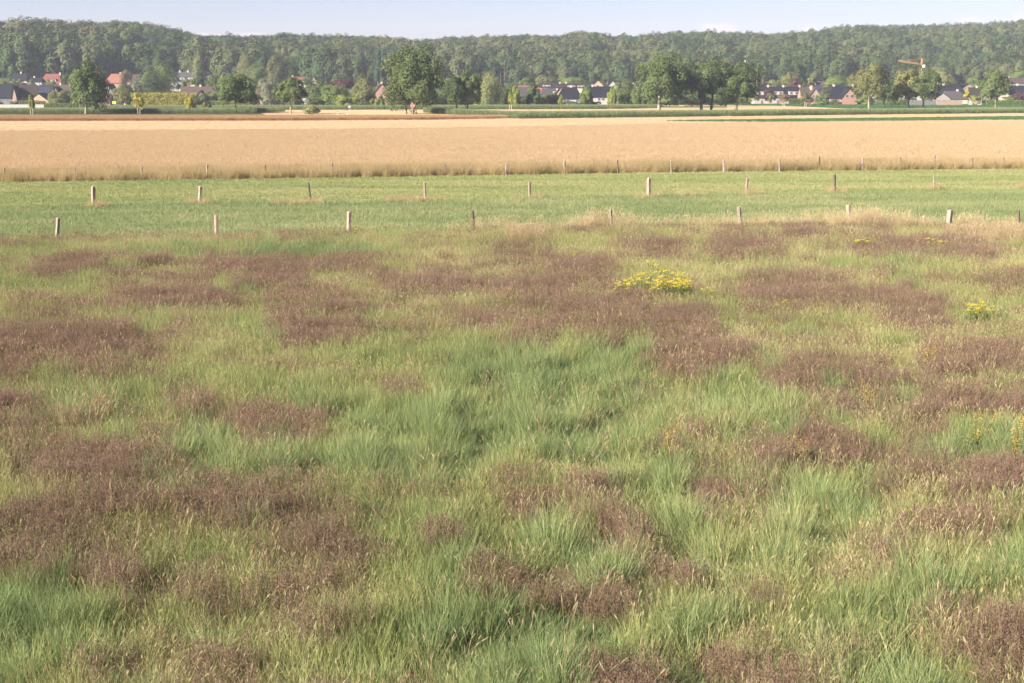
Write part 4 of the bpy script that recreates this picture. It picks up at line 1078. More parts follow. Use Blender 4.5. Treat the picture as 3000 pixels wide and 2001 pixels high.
hedge(214, 230, 302, 315, 598, 'bright', 'short clipped hedge piece beside the white round sign', 2, 0.06)
hedge(239, 275, 302, 314, 598, 'mid', 'clipped hedge piece right of the broad lane tree trunk', 2, 0.06)
hedge(388, 573, 275, 312, 668, 'yellow', 'tall golden conifer hedge', 3, 0.3)
hedge(574, 746, 296, 310, 672, 'lime', 'long trimmed green hedge right of the golden one', 2.2, 0.06)
hedge(2890, 3020, 294, 304, 700, 'bright', 'low green hedge behind the lone lane tree', 2, 0.1)
hedge(2598, 2664, 291, 299, 720, 'bright', 'low green hedge under the dark lane tree at the right', 2, 0.1)
hedge(2310, 2350, 289, 297, 740, 'mid', 'low dark hedge at the right end of the terrace', 2, 0.1)

# ------------------------------------------------------------------ the wooded hill
def forest():
    r = np.random.default_rng(77)
    metas = []
    for k in range(8):
        asp = [1.0, 1.05, 0.9, 1.2, 0.85, 1.0, 1.15, 0.95][k]
        n = 1500
        V, Q, rn, cl = crown_arrays(r, 6.0, 6.0, 6.2 * asp, n, 1.05, 30, 0.38, 'round', 0.14, 0.3, 0.7)
        V = V + np.array([0, 0, 8.5])
        metas.append(np_mesh('wood_tree', V, Q, M_wood_leaf, rn))
    for k in range(2):
        V, Q, rn, cl = crown_arrays(r, 3.4, 3.4, 8.5, 900, 0.9, 40, 0.34, 'cone', 0.5)
        metas.append(np_mesh('wood_fir', V + np.array([0, 0, 9.0]), Q, LEAF['fir'], rn))
    # positions on the slope
    P = []
    y = 960.0
    while y < 2150:
        sp = 9.2 + (y - 960) * 0.0024
        half = y * 0.40 + 20
        xs = np.arange(-half, half, sp)
        for x in xs:
            X = x + r.normal(0, sp * 0.33); Yy = y + r.normal(0, sp * 0.33)
            px = 1500 + F * X / Yy
            t = np.clip(px / 3000, 0, 1)
            edge = 1005 + 85 * t + 28 * (fbm(px / 160.0, 0.5, 3) - 0.5)
            Yr = 1350 + 480 * np.clip(px / 3000, -.15, 1.15)
            if Yy < edge or Yy > Yr + 130 or fbm(X / 30, Yy / 45, 95) < 0.30 + 0.13 * np.clip(1 - px / 1700, 0, 1) or r.uniform() < 0.06 + 0.22 * np.clip(1 - px / 1700, 0, 1): continue
            P.append((X, Yy, Yy - edge))
        y += sp * 0.9
    P = np.array(P)
    z = terr(P[:, 0], P[:, 1]) - 0.5
    n = len(P)
    leftw = np.clip(1 - (1500 + F * P[:, 0] / P[:, 1]) / 1700, 0, 1)
    s = r.uniform(0.62, 1.28, n) * (0.72 + 0.62 * fbm(P[:, 0] / 50, P[:, 1] / 50, 41)) * (1.12 + 0.45 * leftw)
    hs = s * r.uniform(0.9, 1.12, n)
    s = s * 0.95; hs = s * r.uniform(0.9, 1.12, n)
    pxx, _ = project(P[:, 0], P[:, 1], z)
    top_allowed = np.interp(pxx, SKY[:, 0], SKY[:, 1]) + r.normal(3.0, 5.0, n)
    zc_ = CAM_H + (265.8 - top_allowed) * P[:, 1] / F
    hs = np.clip(np.minimum(hs, (zc_ - z) / 15.5), 0.35, None); s = np.minimum(s, hs * 1.35)
    # taller front rank at the left
    front = P[:, 2] < 45
    left = np.clip(1 - (1500 + F * P[:, 0] / P[:, 1]) / 1500, 0, 1)
    hs = hs * (1 + 0.1 * front * left)
    idx = r.integers(0, 8, n)
    fir = (r.uniform(size=n) < 0.035) & (P[:, 2] < 160); idx[fir] = r.integers(8, 10, fir.sum())
    tint = np.clip((fbm(P[:, 0] / 55, P[:, 1] / 80, 51) - 0.5) * 1.9 + 0.25 + r.uniform(0, 0.6, n), 0, 1)
    rot = np.stack([r.normal(0, .04, n), r.normal(0, .04, n), r.uniform(0, 6.283, n)], 1)
    # the front rank: trees of their own
    own = np.where((P[:, 2] < 17) & ~fir)[0]
    own = own[(np.abs(P[own, 0]) < P[own, 1] * 0.37)]
    own = own[r.permutation(len(own))[:200]]
    rest = np.ones(n, bool); rest[own] = False
    o = scatter('wooded_hill_trees', np.stack([P[:, 0], P[:, 1], z], 1)[rest], rot[rest], np.stack([s, s, hs], 1)[rest], tint[rest], metas, 'broadleaf wood covering the hill', idx[rest])
    tr = MB(); tr.tube([(0, 0, -1), (0.1, 0, 5), (0, 0.1, 11)], [0.42, 0.32, 0.1], 6)
    for k in range(4):
        a = k * 1.57 + 0.4; tr.tube([(0, 0, 5.5 + k * .7), (math.cos(a) * 2.5, math.sin(a) * 2.5, 9.5 + k * .5)], [0.18, 0.05], 5)
    trunk = tr.mesh('trunk', M_bark)
    kinds = {0: ('dark', 'dark green'), 1: ('mid', 'mid green'), 2: ('olive', 'olive green')}
    cms = []
    for k, (lf, _) in kinds.items():
        row = []
        for j in range(4):
            m = metas[j * 2 % 8].copy(); m.name = 'crown'; m.materials.clear(); m.materials.append(WOODS[lf]); row.append(m)
        cms.append(row)
    for i in own:
        k = 2 if tint[i] > 0.62 else 1 if tint[i] > 0.33 else 0
        side = 'left' if P[i, 0] < -P[i, 1] * 0.12 else 'middle' if P[i, 0] < P[i, 1] * 0.12 else 'right'
        root = empty('broadleaf_tree', (P[i, 0], P[i, 1], z[i]), float(rot[i, 2])); root.scale = (s[i], s[i], hs[i])
        tag(root, f'{kinds[k][1]} broadleaf tree in the front rank of the wood, {side} part', 'tree', f'{kinds[k][1]} front trees of the wood, {side}')
        add('crown', cms[k][int(r.integers(0, 4))], root); add('trunk', trunk, root)
WC = [(0.036, 0.060, 0.028), (0.052, 0.078, 0.031), (0.078, 0.098, 0.037), (0.118, 0.118, 0.055)]
M_wood_leaf = leaf_mat('leaves_of_the_wood', WC, 0.2, 'tint', 0.88)
WOODS = {'dark': leaf_mat('leaves_wood_dark', shade_ramp((0.044, 0.068, 0.030), 0.3), 0.2), 'mid': leaf_mat('leaves_wood_mid', shade_ramp((0.060, 0.085, 0.034), 0.3), 0.2), 'olive': leaf_mat('leaves_wood_olive', shade_ramp((0.085, 0.10, 0.042), 0.3), 0.2)}
forest()
# single tall pine over the skyline
def skyline_tree():
    Y = 1400.0; f = at(231, 100, Y)
    bush(221, 243, 59, 84, Y, 'dark', 'thin-crowned pine standing above the skyline at the left', 'tree', 'pine_tree', 'round', n=160, nc=12, ls=0.8)
skyline_tree()
# bare pale trunks in the gaps of the wood
def bare(px, yt, yb, Y, label, w=0.11):
    g = at(px, yb, Y); t = at(px, yt, Y); mb = MB(); gz = tz(g.x, Y)
    mb.tube([(0, 0, 0), (0.2, 0, (t.z - gz) * .5), (0, 0, t.z - gz)], [w, w * .8, w * .3], 6)
    for k in range(5):
        z = (t.z - gz) * (0.55 + k * 0.08); mb.tube([(0, 0, z), ((-1) ** k * 1.2, 0.2, z + 1.6)], [w * .3, w * .1], 4)
    o = add('birch_tree', mb.mesh('birch_tree', M_birch), None, (g.x, Y, gz)); tag(o, label, 'tree')
bare(1116, 198, 246, 960, 'bare pale trunk before the wood, left of the tallest lane tree')
bare(1466, 206, 242, 960, 'white birch trunk standing before the wood above the willow')
bare(1477, 180, 240, 975, 'pale bare tree just right of the white birch trunk')

# ------------------------------------------------------------------ houses
def roof_mat(name, c): return solid_mat(name, c, 0.9, 0.18, 1.2, obj_var=0.12, spec=0.08, stretch=(1, 1, 6))
RF = {'slate': roof_mat('dark_slate_roof', (0.013, 0.014, 0.020)), 'brown': roof_mat('brown_tile_roof', (0.062, 0.043, 0.037)), 'red': roof_mat('red_tile_roof', (0.155, 0.062, 0.05)),
      'orange': roof_mat('orange_tile_roof', (0.19, 0.085, 0.06)), 'grey': roof_mat('grey_tile_roof', (0.055, 0.051, 0.052)), 'dbrown': roof_mat('dark_brown_roof', (0.030, 0.024, 0.024))}
WL = {'white': solid_mat('white_render', (0.32, 0.30, 0.28), 0.85, 0.06, 0.6), 'cream': solid_mat('cream_render', (0.42, 0.355, 0.27), 0.85, 0.08, 0.6), 'brick': solid_mat('red_brick', (0.27, 0.15, 0.11), 0.9, 0.2, 5),
      'tan': solid_mat('tan_brick', (0.36, 0.25, 0.165), 0.9, 0.15, 5), 'pink': solid_mat('pale_brick', (0.26, 0.185, 0.145), 0.9, 0.15, 5), 'grey': solid_mat('grey_wall', (0.13, 0.126, 0.13), 0.85, 0.1, 2), 'greybr': solid_mat('grey_brick', (0.27, 0.235, 0.21), 0.9, 0.15, 5)}
M_frame = solid_mat('window_frame', (0.42, 0.41, 0.40), 0.5, 0.05)
M_door = solid_mat('door_wood', (0.16, 0.10, 0.07), 0.6, 0.15)
M_solar = solid_mat('solar_glass', (0.03, 0.04, 0.08), 0.2, 0.1, spec=0.6)
M_chim = solid_mat('chimney_brick', (0.40, 0.33, 0.28), 0.9, 0.15)
def glass_mat():
    m, nt, N, L = new_mat('window_glass'); out = N.new('ShaderNodeOutputMaterial'); b = N.new('ShaderNodeBsdfPrincipled')
    b.inputs['Base Color'].default_value = (0.03, 0.035, 0.045, 1); b.inputs['Roughness'].default_value = 0.08; b.inputs['Specular IOR Level'].default_value = 0.6
    L.new(b.outputs[0], out.inputs[0]); return m
M_glass = glass_mat()

def window(root, x, y, z, w, h, facing='front'):
    mb = MB(); t = 0.09
    mb.box(-w / 2, -w / 2 + t, -0.09, 0.05, 0, h); mb.box(w / 2 - t, w / 2, -0.09, 0.05, 0, h)
    mb.box(-w / 2 + t, w / 2 - t, -0.09, 0.05, 0, t); mb.box(-w / 2 + t, w / 2 - t, -0.09, 0.05, h - t, h); mb.box(-0.03, 0.03, -0.07, 0.04, t, h - t)
    f = add('window', mb.mesh('window', M_frame), root, (x, y, z)); 
    if facing == 'left': f.rotation_euler = (0, 0, -math.pi / 2)
    pm = MB(); pm.box(-w / 2 + t, -0.03, -0.04, 0.0, t, h - t); pm.box(0.03, w / 2 - t, -0.04, 0.0, t, h - t)
    add('pane', pm.mesh('pane', M_glass), f)
    return f

def house(px0, px1, y_ridge, y_eave, Y, label, roof='slate', wall='white', mode='eaves', depth=10.0, hip=0.0, rz=0.0, wins=(), chim=(), dormers=(), solar=None, door=None, over=0.35, gable_wall=None, cat='house', name='house', wh=1.2, ww=1.3):
    """mode 'eaves': ridge runs left-right; 'gable': the gable end faces the camera. wins: (fraction across, metres above the eaves (negative below))"""
    a = at(px0, y_eave, Y); b = at(px1, y_eave, Y); W = b.x - a.x; cx = (a.x + b.x) / 2
    base = tz(cx, Y); ze = a.z - base; zr = at((px0 + px1) / 2, y_ridge, Y).z - base
    ze = max(ze, 1.2); zr = max(zr, ze + 1.0)
    root = empty(name, (cx, Y, base), rz); tag(root, label, cat)
    h = W / 2; D = depth
    wm = MB(); rm = MB(); wi = 0.0
    th = 0.22
    if mode == 'eaves':
        wm.box(-h, h, 0, D, -2.0, ze)
        hx = h * hip
        if hip < 0.9:
            if hip == 0:
                for s in (-1, 1):
                    x = s * h; e = -s * 0.25
                    wm.prism([(x, 0, ze + .003), (x, D, ze + .003), (x, D / 2, zr - 0.1)] if s > 0 else [(x, D, ze + .003), (x, 0, ze + .003), (x, D / 2, zr - 0.1)], (e, 0, 0))
        o = over; sl = (zr - ze) / (D / 2)
        L_, R_ = -h - (o if hip else 0.3), h + (o if hip else 0.3)
        rl, rr = (-h + hx, h - hx) if hip else (L_, R_)
        zo = ze - sl * o
        rm.prism([(L_, -o, zo), (R_, -o, zo), (rr, D / 2, zr), (rl, D / 2, zr)], (0, 0, th))
        rm.prism([(R_, D + o, zo), (L_, D + o, zo), (rl, D / 2, zr), (rr, D / 2, zr)], (0, 0, th))
        if hip:
            rm.prism([(L_, D + o, zo), (L_, -o, zo), (rl, D / 2, zr)], (0, 0, th + .004)); rm.prism([(R_, -o, zo), (R_, D + o, zo), (rr, D / 2, zr)], (0, 0, th + .004))
    else:
        wm.box(-h, h, 0, D, -2.0, ze)
        wm.prism([(-h, 0.0, ze + .003), (h, 0.0, ze + .003), (0, 0.0, zr - 0.05)], (0, 0.25, 0)); wm.prism([(-h, D - .25, ze + .003), (h, D - .25, ze + .003), (0, D - .25, zr - .05)], (0, 0.25, 0))
        o = over; sl = (zr - ze) / h; zo = ze - sl * o
        hy = D * hip
        rm.prism([(-h - o, -0.35, zo), (0, -0.35 + hy, zr), (0, D + .35, zr), (-h - o, D + .35, zo)], (0, 0, th)); rm.prism([(0, -0.35 + hy, zr), (h + o, -0.35, zo), (h + o, D + .35, zo), (0, D + .35, zr)], (0, 0, th))
        if hip: rm.prism([(-h - o, -0.35, zo), (h + o, -0.35, zo), (0, -0.35 + hy, zr)], (0, 0, th + .004))
    add('wall', wm.mesh('wall', WL[wall]), root)
    ro = add('roof', rm.mesh('roof', RF[roof]), root)
    for c in chim:
        cm = MB(); x = -h + W * c; yy = D / 2 if mode == 'eaves' else D * 0.4; 
        cm.box(x - .45, x + .45, yy - .4, yy + .4, zr - 1.2, zr + 1.0); cm.box(x - .52, x + .52, yy - .47, yy + .47, zr + 1.0, zr + 1.15)
        add('chimney', cm.mesh('chimney', M_chim), ro)
    for (u, z) in wins:
        window(root, -h + W * u, -0.06, ze + z, ww, wh)
    if door is not None:
        dm = MB(); x = -h + W * door; dm.box(x - .55, x + .55, -0.12, 0.02, 0, 2.1); d = add('door', dm.mesh('door', M_door), root)
        hm = MB(); hm.box(x + .38, x + .44, -0.18, -0.12, 1.0, 1.12); add('handle', hm.mesh('handle', M_frame), d)
    for (u, w, hgt, zf, wl_) in dormers:
        x = -h + W * u; dm = MB(); z0 = ze + zf * (zr - ze); sl = (zr - ze) / (D / 2); y0 = (z0 - ze) / sl; y1 = min((z0 + hgt - ze) / sl, D / 2)
        q = add('dormer', None or MBbox(x - w / 2, x + w / 2, y0 - 0.25, y1, z0 - .1, z0 + hgt, WL[wl_]), root)
        rm2 = MB(); rm2.box(x - w / 2 - .2, x + w / 2 + .2, y0 - .5, y1 + .2, z0 + hgt + .003, z0 + hgt + .22); add('dormer_roof', rm2.mesh('dormer_roof', RF[roof]), q)
        nW = max(1, int(w / 2.2))
        for k in range(nW):
            wx = x - w / 2 + (k + .5) * w / nW; fw = window(q, wx, y0 - 0.31, z0 + 0.25, min(1.3, w / nW - .4), max(hgt - .6, .5))
    if solar:
        u0, u1, f0, f1, nx, ny = solar; sl = (zr - ze) / (D / 2)
        for i in range(nx):
            for j in range(ny):
                xa = -h + W * (u0 + (u1 - u0) * i / nx) + .06; xb = -h + W * (u0 + (u1 - u0) * (i + 1) / nx) - .06
                fa = f0 + (f1 - f0) * j / ny + .01; fb = f0 + (f1 - f0) * (j + 1) / ny - .01
                sm = MB(); P = lambda x, f: (x, f * D / 2, ze + f * (zr - ze) + th + .06)
                sm.prism([P(xa, fa), P(xb, fa), P(xb, fb), P(xa, fb)], (0, -.02, .06)); add('solar_panel', sm.mesh('solar_panel', M_solar), ro)
    return root
def MBbox(x0, x1, y0, y1, z0, z1, mat):
    m = MB(); m.box(x0, x1, y0, y1, z0, z1); return m.mesh('dormer', mat)

# left part of the village
house(-60, 42, 247, 287, 780, 'house with huge dark slate roof cut by the left edge', 'slate', 'grey', 'eaves', 16, 0.3, wins=((.6, -1.9), (.8, -1.9)))
house(36, 148, 249, 283, 775, 'long brown-roofed house with solar panels and two gable ends', 'dbrown', 'pink', 'eaves', 11, 0, chim=(.62,), solar=(.68, .95, .35, .75, 4, 2), wins=((.1, -1.8), (.2, -1.8)))
house(80, 144, 274, 298, 745, 'low tan brick wing with grey roof before the long brown house', 'grey', 'tan', 'gable', 13, 0, wins=((.35, -1.9), (.6, -1.9)), wh=1.1, ww=2.0)
house(34, 48, 252, 283, 770, 'narrow pink brick gable at the left end of the brown house', 'dbrown', 'pink', 'gable', 8, 0)
house(156, 204, 249, 273, 800, 'brown-roofed house with white gable behind the broad lane tree', 'brown', 'white', 'eaves', 10, 0, chim=(.3,))
house(155, 170, 254, 275, 797, 'small white gable at the left of a brown roof', 'brown', 'white', 'gable', 6, 0)
house(113, 180, 217, 245, 950, 'house with red hipped roof standing above the others', 'red', 'greybr', 'eaves', 12, 0.42, chim=(.84,), dormers=((.55, 6, 1.7, .18, 'greybr'),))
house(28, 78, 215, 236, 960, 'dark-roofed house with pale wall at the foot of the wood, far left', 'slate', 'cream', 'eaves', 10, 0.25, chim=(.55,))
house(80, 122, 228, 240, 930, 'dark blue roof left of the red hipped roof', 'slate', 'white', 'eaves', 9, 0.2, chim=(.35,))
house(306, 356, 217, 243, 930, 'orange-red roofed house right of the broad lane tree', 'orange', 'pink', 'eaves', 13, 0.5, chim=(.8,))
house(350, 402, 219, 236, 945, 'house with pinkish brown roof half hidden by a brown conifer', 'brown', 'pink', 'eaves', 10, 0)
house(296, 334, 246, 275, 760, 'white house with dark roof and gable beside the broad lane tree', 'dbrown', 'white', 'gable', 12, 0, wins=((.6, -.2), (.4, -2.2)))
house(284, 322, 276, 293, 740, 'low white and brick annexe under the dark gable', 'brown', 'brick', 'eaves', 7, 0, door=.5, wins=((.25, -1.7), (.75, -1.7)))
house(386, 472, 272, 291, 720, 'low dark roof behind the golden hedge', 'slate', 'grey', 'eaves', 12, 0.3)
# terrace of grey roofs
for k, (x0, x1) in enumerate(((498, 521), (522, 545), (546, 570))):
    house(x0, x1, 211, 235, 960, ('left house of the grey-roofed terrace below the wood', 'middle house of the grey-roofed terrace below the wood', 'right house of the grey-roofed terrace below the wood')[k], 'grey', 'white', 'eaves', 9, 0, wins=((.3, -1.6), (.7, -1.6)), chim=(.05,), dormers=((.5, 3.2, 1.3, .12, 'white'),))
house(592, 612, 209, 220, 965, 'dark roof just right of the narrow poplar', 'slate', 'grey', 'eaves', 9, 0)
house(646, 668, 207, 219, 970, 'small dark roof with white gable edge below the wood', 'slate', 'white', 'eaves', 8, 0)
house(523, 636, 254, 280, 760, 'long brown ridge-roofed house behind the trimmed hedge', 'brown', 'pink', 'eaves', 11, 0.12, chim=(.52,), wins=((.1, -1.7),))
house(575, 600, 266, 284, 752, 'brick cross gable of the brown ridge-roofed house', 'dbrown', 'brick', 'gable', 7, 0, wins=((.5, -1.5),))
house(742, 770, 256, 276, 740, 'orange brick gable behind the grey willow', 'red', 'tan', 'gable', 10, 0)
house(848, 892, 226, 237, 930, 'red roof behind the small round lane tree', 'red', 'cream', 'eaves', 9, 0, chim=(.15,))
house(910, 926, 224, 234, 935, 'tiny pink gable among the trees', 'brown', 'pink', 'gable', 8, 0)
house(878, 910, 256, 284, 760, 'dark blue roof and white gable right of the small lane tree', 'slate', 'white', 'eaves', 10, 0, chim=(.4,))
house(1096, 1140, 246, 272, 740, 'red brick house with dark roof edge left of the tallest lane tree', 'red', 'brick', 'gable', 12, 0, wins=((.6, -1.2),), chim=(.45,))
# middle
house(1518, 1556, 256, 282, 760, 'grey-walled house with red ridge behind the slim young tree', 'grey', 'grey', 'eaves', 10, 0)
house(1519, 1560, 251, 258, 800, 'red roof strip above the grey roof', 'red', 'cream', 'eaves', 9, 0)
house(1560, 1602, 259, 282, 770, 'house with bright orange roof left of the grey roof', 'orange', 'tan', 'eaves', 10, 0)
house(1584, 1634, 260, 285, 745, 'house with grey roof and pale dormer left of the brick gable', 'grey', 'greybr', 'eaves', 10, 0.2, dormers=((.85, 2.2, 1.5, .4, 'white'),))
house(1622, 1660, 257, 282, 735, 'tan brick gable house left of the big dark roof', 'slate', 'tan', 'gable', 12, 0)
house(1582, 1722, 245, 257, 850, 'long dark roof with pale dormers behind the brick gable', 'dbrown', 'cream', 'eaves', 11, 0, chim=(.42, .55), dormers=((.14, 4.5, 1.2, .25, 'white'), (.66, 4.5, 1.2, .1, 'white'), (.86, 4.5, 1.2, .1, 'white')))
house(1634, 1706, 256, 289, 715, 'big dark hip-roofed house with long white wall, left part', 'slate', 'white', 'eaves', 15, 0.45, wins=((.3, -1.6), (.42, -1.6), (.8, -1.6)), chim=(.55,))
house(1706, 1804, 254, 284, 722, 'big dark-roofed house with white walls, right part', 'slate', 'white', 'eaves', 13, 0.1, wins=((.12, -1.7), (.5, -1.7), (.62, -1.7)), chim=(.32,), door=.3)
house(1733, 1768, 234, 252, 830, 'tan gable peeping over the big dark roof', 'slate', 'tan', 'gable', 12, 0, wins=((.5, -.6),))
house(1776, 1812, 236, 256, 822, 'white gable with dark roof right of the tan gable', 'slate', 'white', 'gable', 12, 0, wins=((.45, -.6),))
house(1800, 1822, 236, 254, 835, 'dark blue roof right of the white gable', 'slate', 'white', 'eaves', 9, 0)
house(1838, 1866, 238, 254, 840, 'pale brown roof with white gable edge left of the merging crowns', 'brown', 'white', 'gable', 10, 0)
# right
for k, (x0, x1) in enumerate(((2210, 2257), (2258, 2302), (2303, 2350))):
    house(x0, x1, 255, 286, 770, ('left house of the white terrace with dark roofs', 'middle house of the white terrace with dark roofs', 'right house of the white terrace with dark roofs')[k], 'slate', 'white', 'eaves', 12, 0, chim=(.95,), dormers=((.5, 5.5, 2.0, .25, 'white'),), wins=((.25, -1.6), (.7, -1.6)), door=.48)
house(2372, 2404, 257, 283, 745, 'pale brick gable house with two windows right of the terrace', 'brown', 'pink', 'gable', 12, 0, wins=((.35, -.4), (.66, -.4)), wh=1.3, ww=1.2, chim=(.3,))
house(2348, 2374, 258, 278, 752, 'brown roof slope at the left of the pale brick gable', 'brown', 'brick', 'eaves', 10, 0)
house(2378, 2412, 250, 268, 800, 'roof with solar panels behind the pale brick gable', 'dbrown', 'white', 'eaves', 11, 0, solar=(.35, .95, .2, .85, 3, 2))
house(2394, 2418, 239, 250, 880, 'small red-brown roof below the wood', 'brown', 'brick', 'eaves', 9, 0)
house(2414, 2448, 256, 275, 790, 'dark roof over a yellow wall between two brick gables', 'dbrown', 'cream', 'eaves', 10, 0.2)
house(2432, 2545, 253, 287, 735, 'house with the large dark roof right of the terrace', 'slate', 'brick', 'eaves', 14, 0.28, chim=(.16, .66), wins=((.08, -1.6),))
house(2464, 2512, 259, 288, 727, 'red brick gable with two white windows in the large dark roof', 'slate', 'brick', 'gable', 9, 0, wins=((.36, .3), (.64, .3)), wh=1.5, ww=1.5)
house(2546, 2578, 270, 283, 740, 'low white house behind the yellowish lane tree', 'slate', 'white', 'eaves', 9, 0, wins=((.6, -1.6),))
house(2622, 2656, 268, 283, 740, 'white gabled house between two lane trunks', 'slate', 'white', 'gable', 9, 0)
house(2664, 2700, 270, 288, 725, 'white gable with dark window and carport under the crane', 'slate', 'white', 'gable', 9, 0, wins=((.4, -1.0),), wh=.9, ww=2.4)
house(2742, 2830, 250, 276, 790, 'wide dark blue roof behind the grey gable', 'slate', 'white', 'eaves', 13, 0.2, chim=(.35,))
house(2736, 2784, 272, 289, 735, 'grey brick gable house left of the garden wall', 'dbrown', 'greybr', 'gable', 12, 0, wins=((.25, -1.8), (.6, -1.8)))
house(2762, 2836, 268, 290, 748, 'low grey hipped roof beside the grey gable', 'grey', 'cream', 'eaves', 12, 0.4, chim=(.7,), wins=((.5, -1.6),))
house(2812, 2862, 245, 262, 840, 'house with small pink gable high above the dark roofs', 'slate', 'pink', 'gable', 11, 0, wins=((.5, -.6),))
house(2842, 2888, 257, 287, 750, 'dark roof left of the tan gable near the lone lane tree', 'dbrown', 'tan', 'eaves', 11, 0, chim=(.6,))
house(2878, 2908, 263, 288, 742, 'tan gable house left of the lone lane tree trunk', 'dbrown', 'tan', 'gable', 11, 0, wins=((.5, -1.6),))
house(2926, 2958, 263, 282, 745, 'cream gable house right of the lone lane tree', 'slate', 'cream', 'gable', 11, 0)
house(2944, 3030, 251, 277, 770, 'house with big dark blue roof at the right edge', 'slate', 'white', 'eaves', 13, 0.15, chim=(.55,))
house(2954, 3030, 228, 245, 880, 'uppermost brown-roofed house at the right edge', 'brown', 'white', 'eaves', 11, 0.1, wins=((.12, -1.5),), chim=(.12,))

# garden walls
def wall_thing(name, px0, px1, yt, Y, mat, label, n_panel=0, t=0.25):
    a = at(px0, yt, Y); b = at(px1, yt, Y); W = b.x - a.x; base = tz(a.x, Y); h = a.z - base
    root = empty(name, (a.x, Y, base)); tag(root, label, 'wall' if 'wall' in name else 'fence')
    k = n_panel or max(1, int(W / 3))
    m = MB(); m.box(0.03, W / k - 0.03, 0, t, -0.3, h); me = m.mesh('panel', mat)
    for i in range(k): add('panel', me, root, (i * W / k, 0, 0))
    c = MB(); c.box(-.05, W + .05, -.06, t + .06, h + .003, h + .12); add('coping', c.mesh('coping', mat), root)
wall_thing('garden_wall', -40, 128, 306.5, 590, WL['white'], 'low white garden wall at the left edge')
wall_thing('garden_wall', 2744, 2820, 295, 700, WL['pink'], 'low pinkish brick garden wall before the grey gable')
wall_thing('garden_fence', 2666, 2743, 295, 702, WL['grey'], 'dark grey garden fence under the crane')
for x, l in ((2838, 'left pale garden shed wall under the ball-shaped shrub'), (2864, 'right pale garden shed wall under the ball-shaped shrub')):
    wall_thing('shed_wall', x, x + 12, 294, 698, WL['white'], l, 1)

# ------------------------------------------------------------------ crane, masts, signs
M_orange = solid_mat('crane_orange', (0.42, 0.225, 0.085), 0.5, 0.1)
M_white = solid_mat('white_paint', (0.55, 0.54, 0.53), 0.4, 0.04)
M_red = solid_mat('sign_red', (0.55, 0.03, 0.03), 0.4, 0.05)
M_yellow = solid_mat('sign_yellow', (0.75, 0.58, 0.03), 0.4, 0.05)
M_steel = solid_mat('galvanised_steel', (0.38, 0.39, 0.40), 0.4, 0.08)
M_black = solid_mat('sign_black', (0.02, 0.02, 0.02), 0.5, 0.1)
def lattice(mb, p0, p1, w, bays, r=0.07):
    p0, p1 = Vector(p0), Vector(p1); d = (p1 - p0).normalized(); u = d.cross(Vector((0, 1, 0.01))).normalized(); v = d.cross(u)
    cs = [u * w / 2 + v * w / 2, u * -w / 2 + v * w / 2, u * -w / 2 - v * w / 2, u * w / 2 - v * w / 2]
    for c in cs: mb.tube([p0 + c, p1 + c], r, 4)
    for k in range(bays):
        a = p0.lerp(p1, k / bays); b = p0.lerp(p1, (k + 1) / bays)
        for i in range(4):
            j = (i + 1) % 4; mb.tube([a + cs[i], b + cs[j]] if k % 2 else [a + cs[j], b + cs[i]], r * .7, 4)
            mb.tube([b + cs[i], b + cs[j]], r * .7, 4)
def crane():
    Y = 880.0; foot = at(2697, 300, Y); gz = tz(foot.x, Y); root = empty('tower_crane', (foot.x, Y, gz)); tag(root, 'orange tower crane rising behind the lane trees', 'crane')
    o = Vector((foot.x, Y, gz)); jt = at(2632, 178, Y) - o; jr = at(2700, 188, Y) - o; ap = at(2701, 172, Y) - o; top = at(2697, 187, Y) - o
    m = MB(); lattice(m, (0, 0, 0), top, 1.2, 18, 0.09); add('mast', m.mesh('mast', M_orange), root)
    m = MB(); lattice(m, jr, jt, 0.8, 12, 0.085); add('jib', m.mesh('jib', M_orange), root)
    m = MB(); lattice(m, jr, ap, 0.6, 4, 0.12); add('tower_head', m.mesh('tower_head', M_orange), root)
    m = MB(); c = jr + Vector((1.2, 0, -1.2)); m.box(c.x - .7, c.x + .7, -.8, .6, c.z - .9, c.z + .9); add('cab', m.mesh('cab', M_white), root)
    m = MB(); mid = jt.lerp(jr, 0.45); m.tube([ap, mid + Vector((0, 0, .6))], 0.05, 4); m.tube([ap, jt.lerp(jr, .1) + Vector((0, 0, .5))], 0.05, 4); m.tube([mid, mid + Vector((0, 0, 1.9))], 0.12, 4); add('tie_rope', m.mesh('tie_rope', M_orange), root)
crane()
def mast(px, yt, yb, Y, w, label, thin_top=0):
    g = at(px, yb, Y); gz = tz(g.x, Y); h = at(px, yt, Y).z - gz
    root = empty('antenna_mast', (g.x, Y, gz)); tag(root, label, 'mast')
    m = MB(); m.tube([(0, 0, 0), (0, 0, h - thin_top)], [w, w * .9], 8); add('pole', m.mesh('pole', M_white), root)
    m = MB(); m.tube([(0, 0, h - thin_top), (0, 0, h)], [w * .35, w * .25], 6) if thin_top else m.tube([(0, 0, h), (0, 0, h + .15)], [w * 1.2, w * 1.2], 8); add('tip', m.mesh('tip', M_white), root)
mast(2181, 177, 250, 860, 0.28, 'short thick white mast above the merging crowns')
mast(2217, 186, 250, 880, 0.14, 'thin white mast right of the merging crowns', 3)

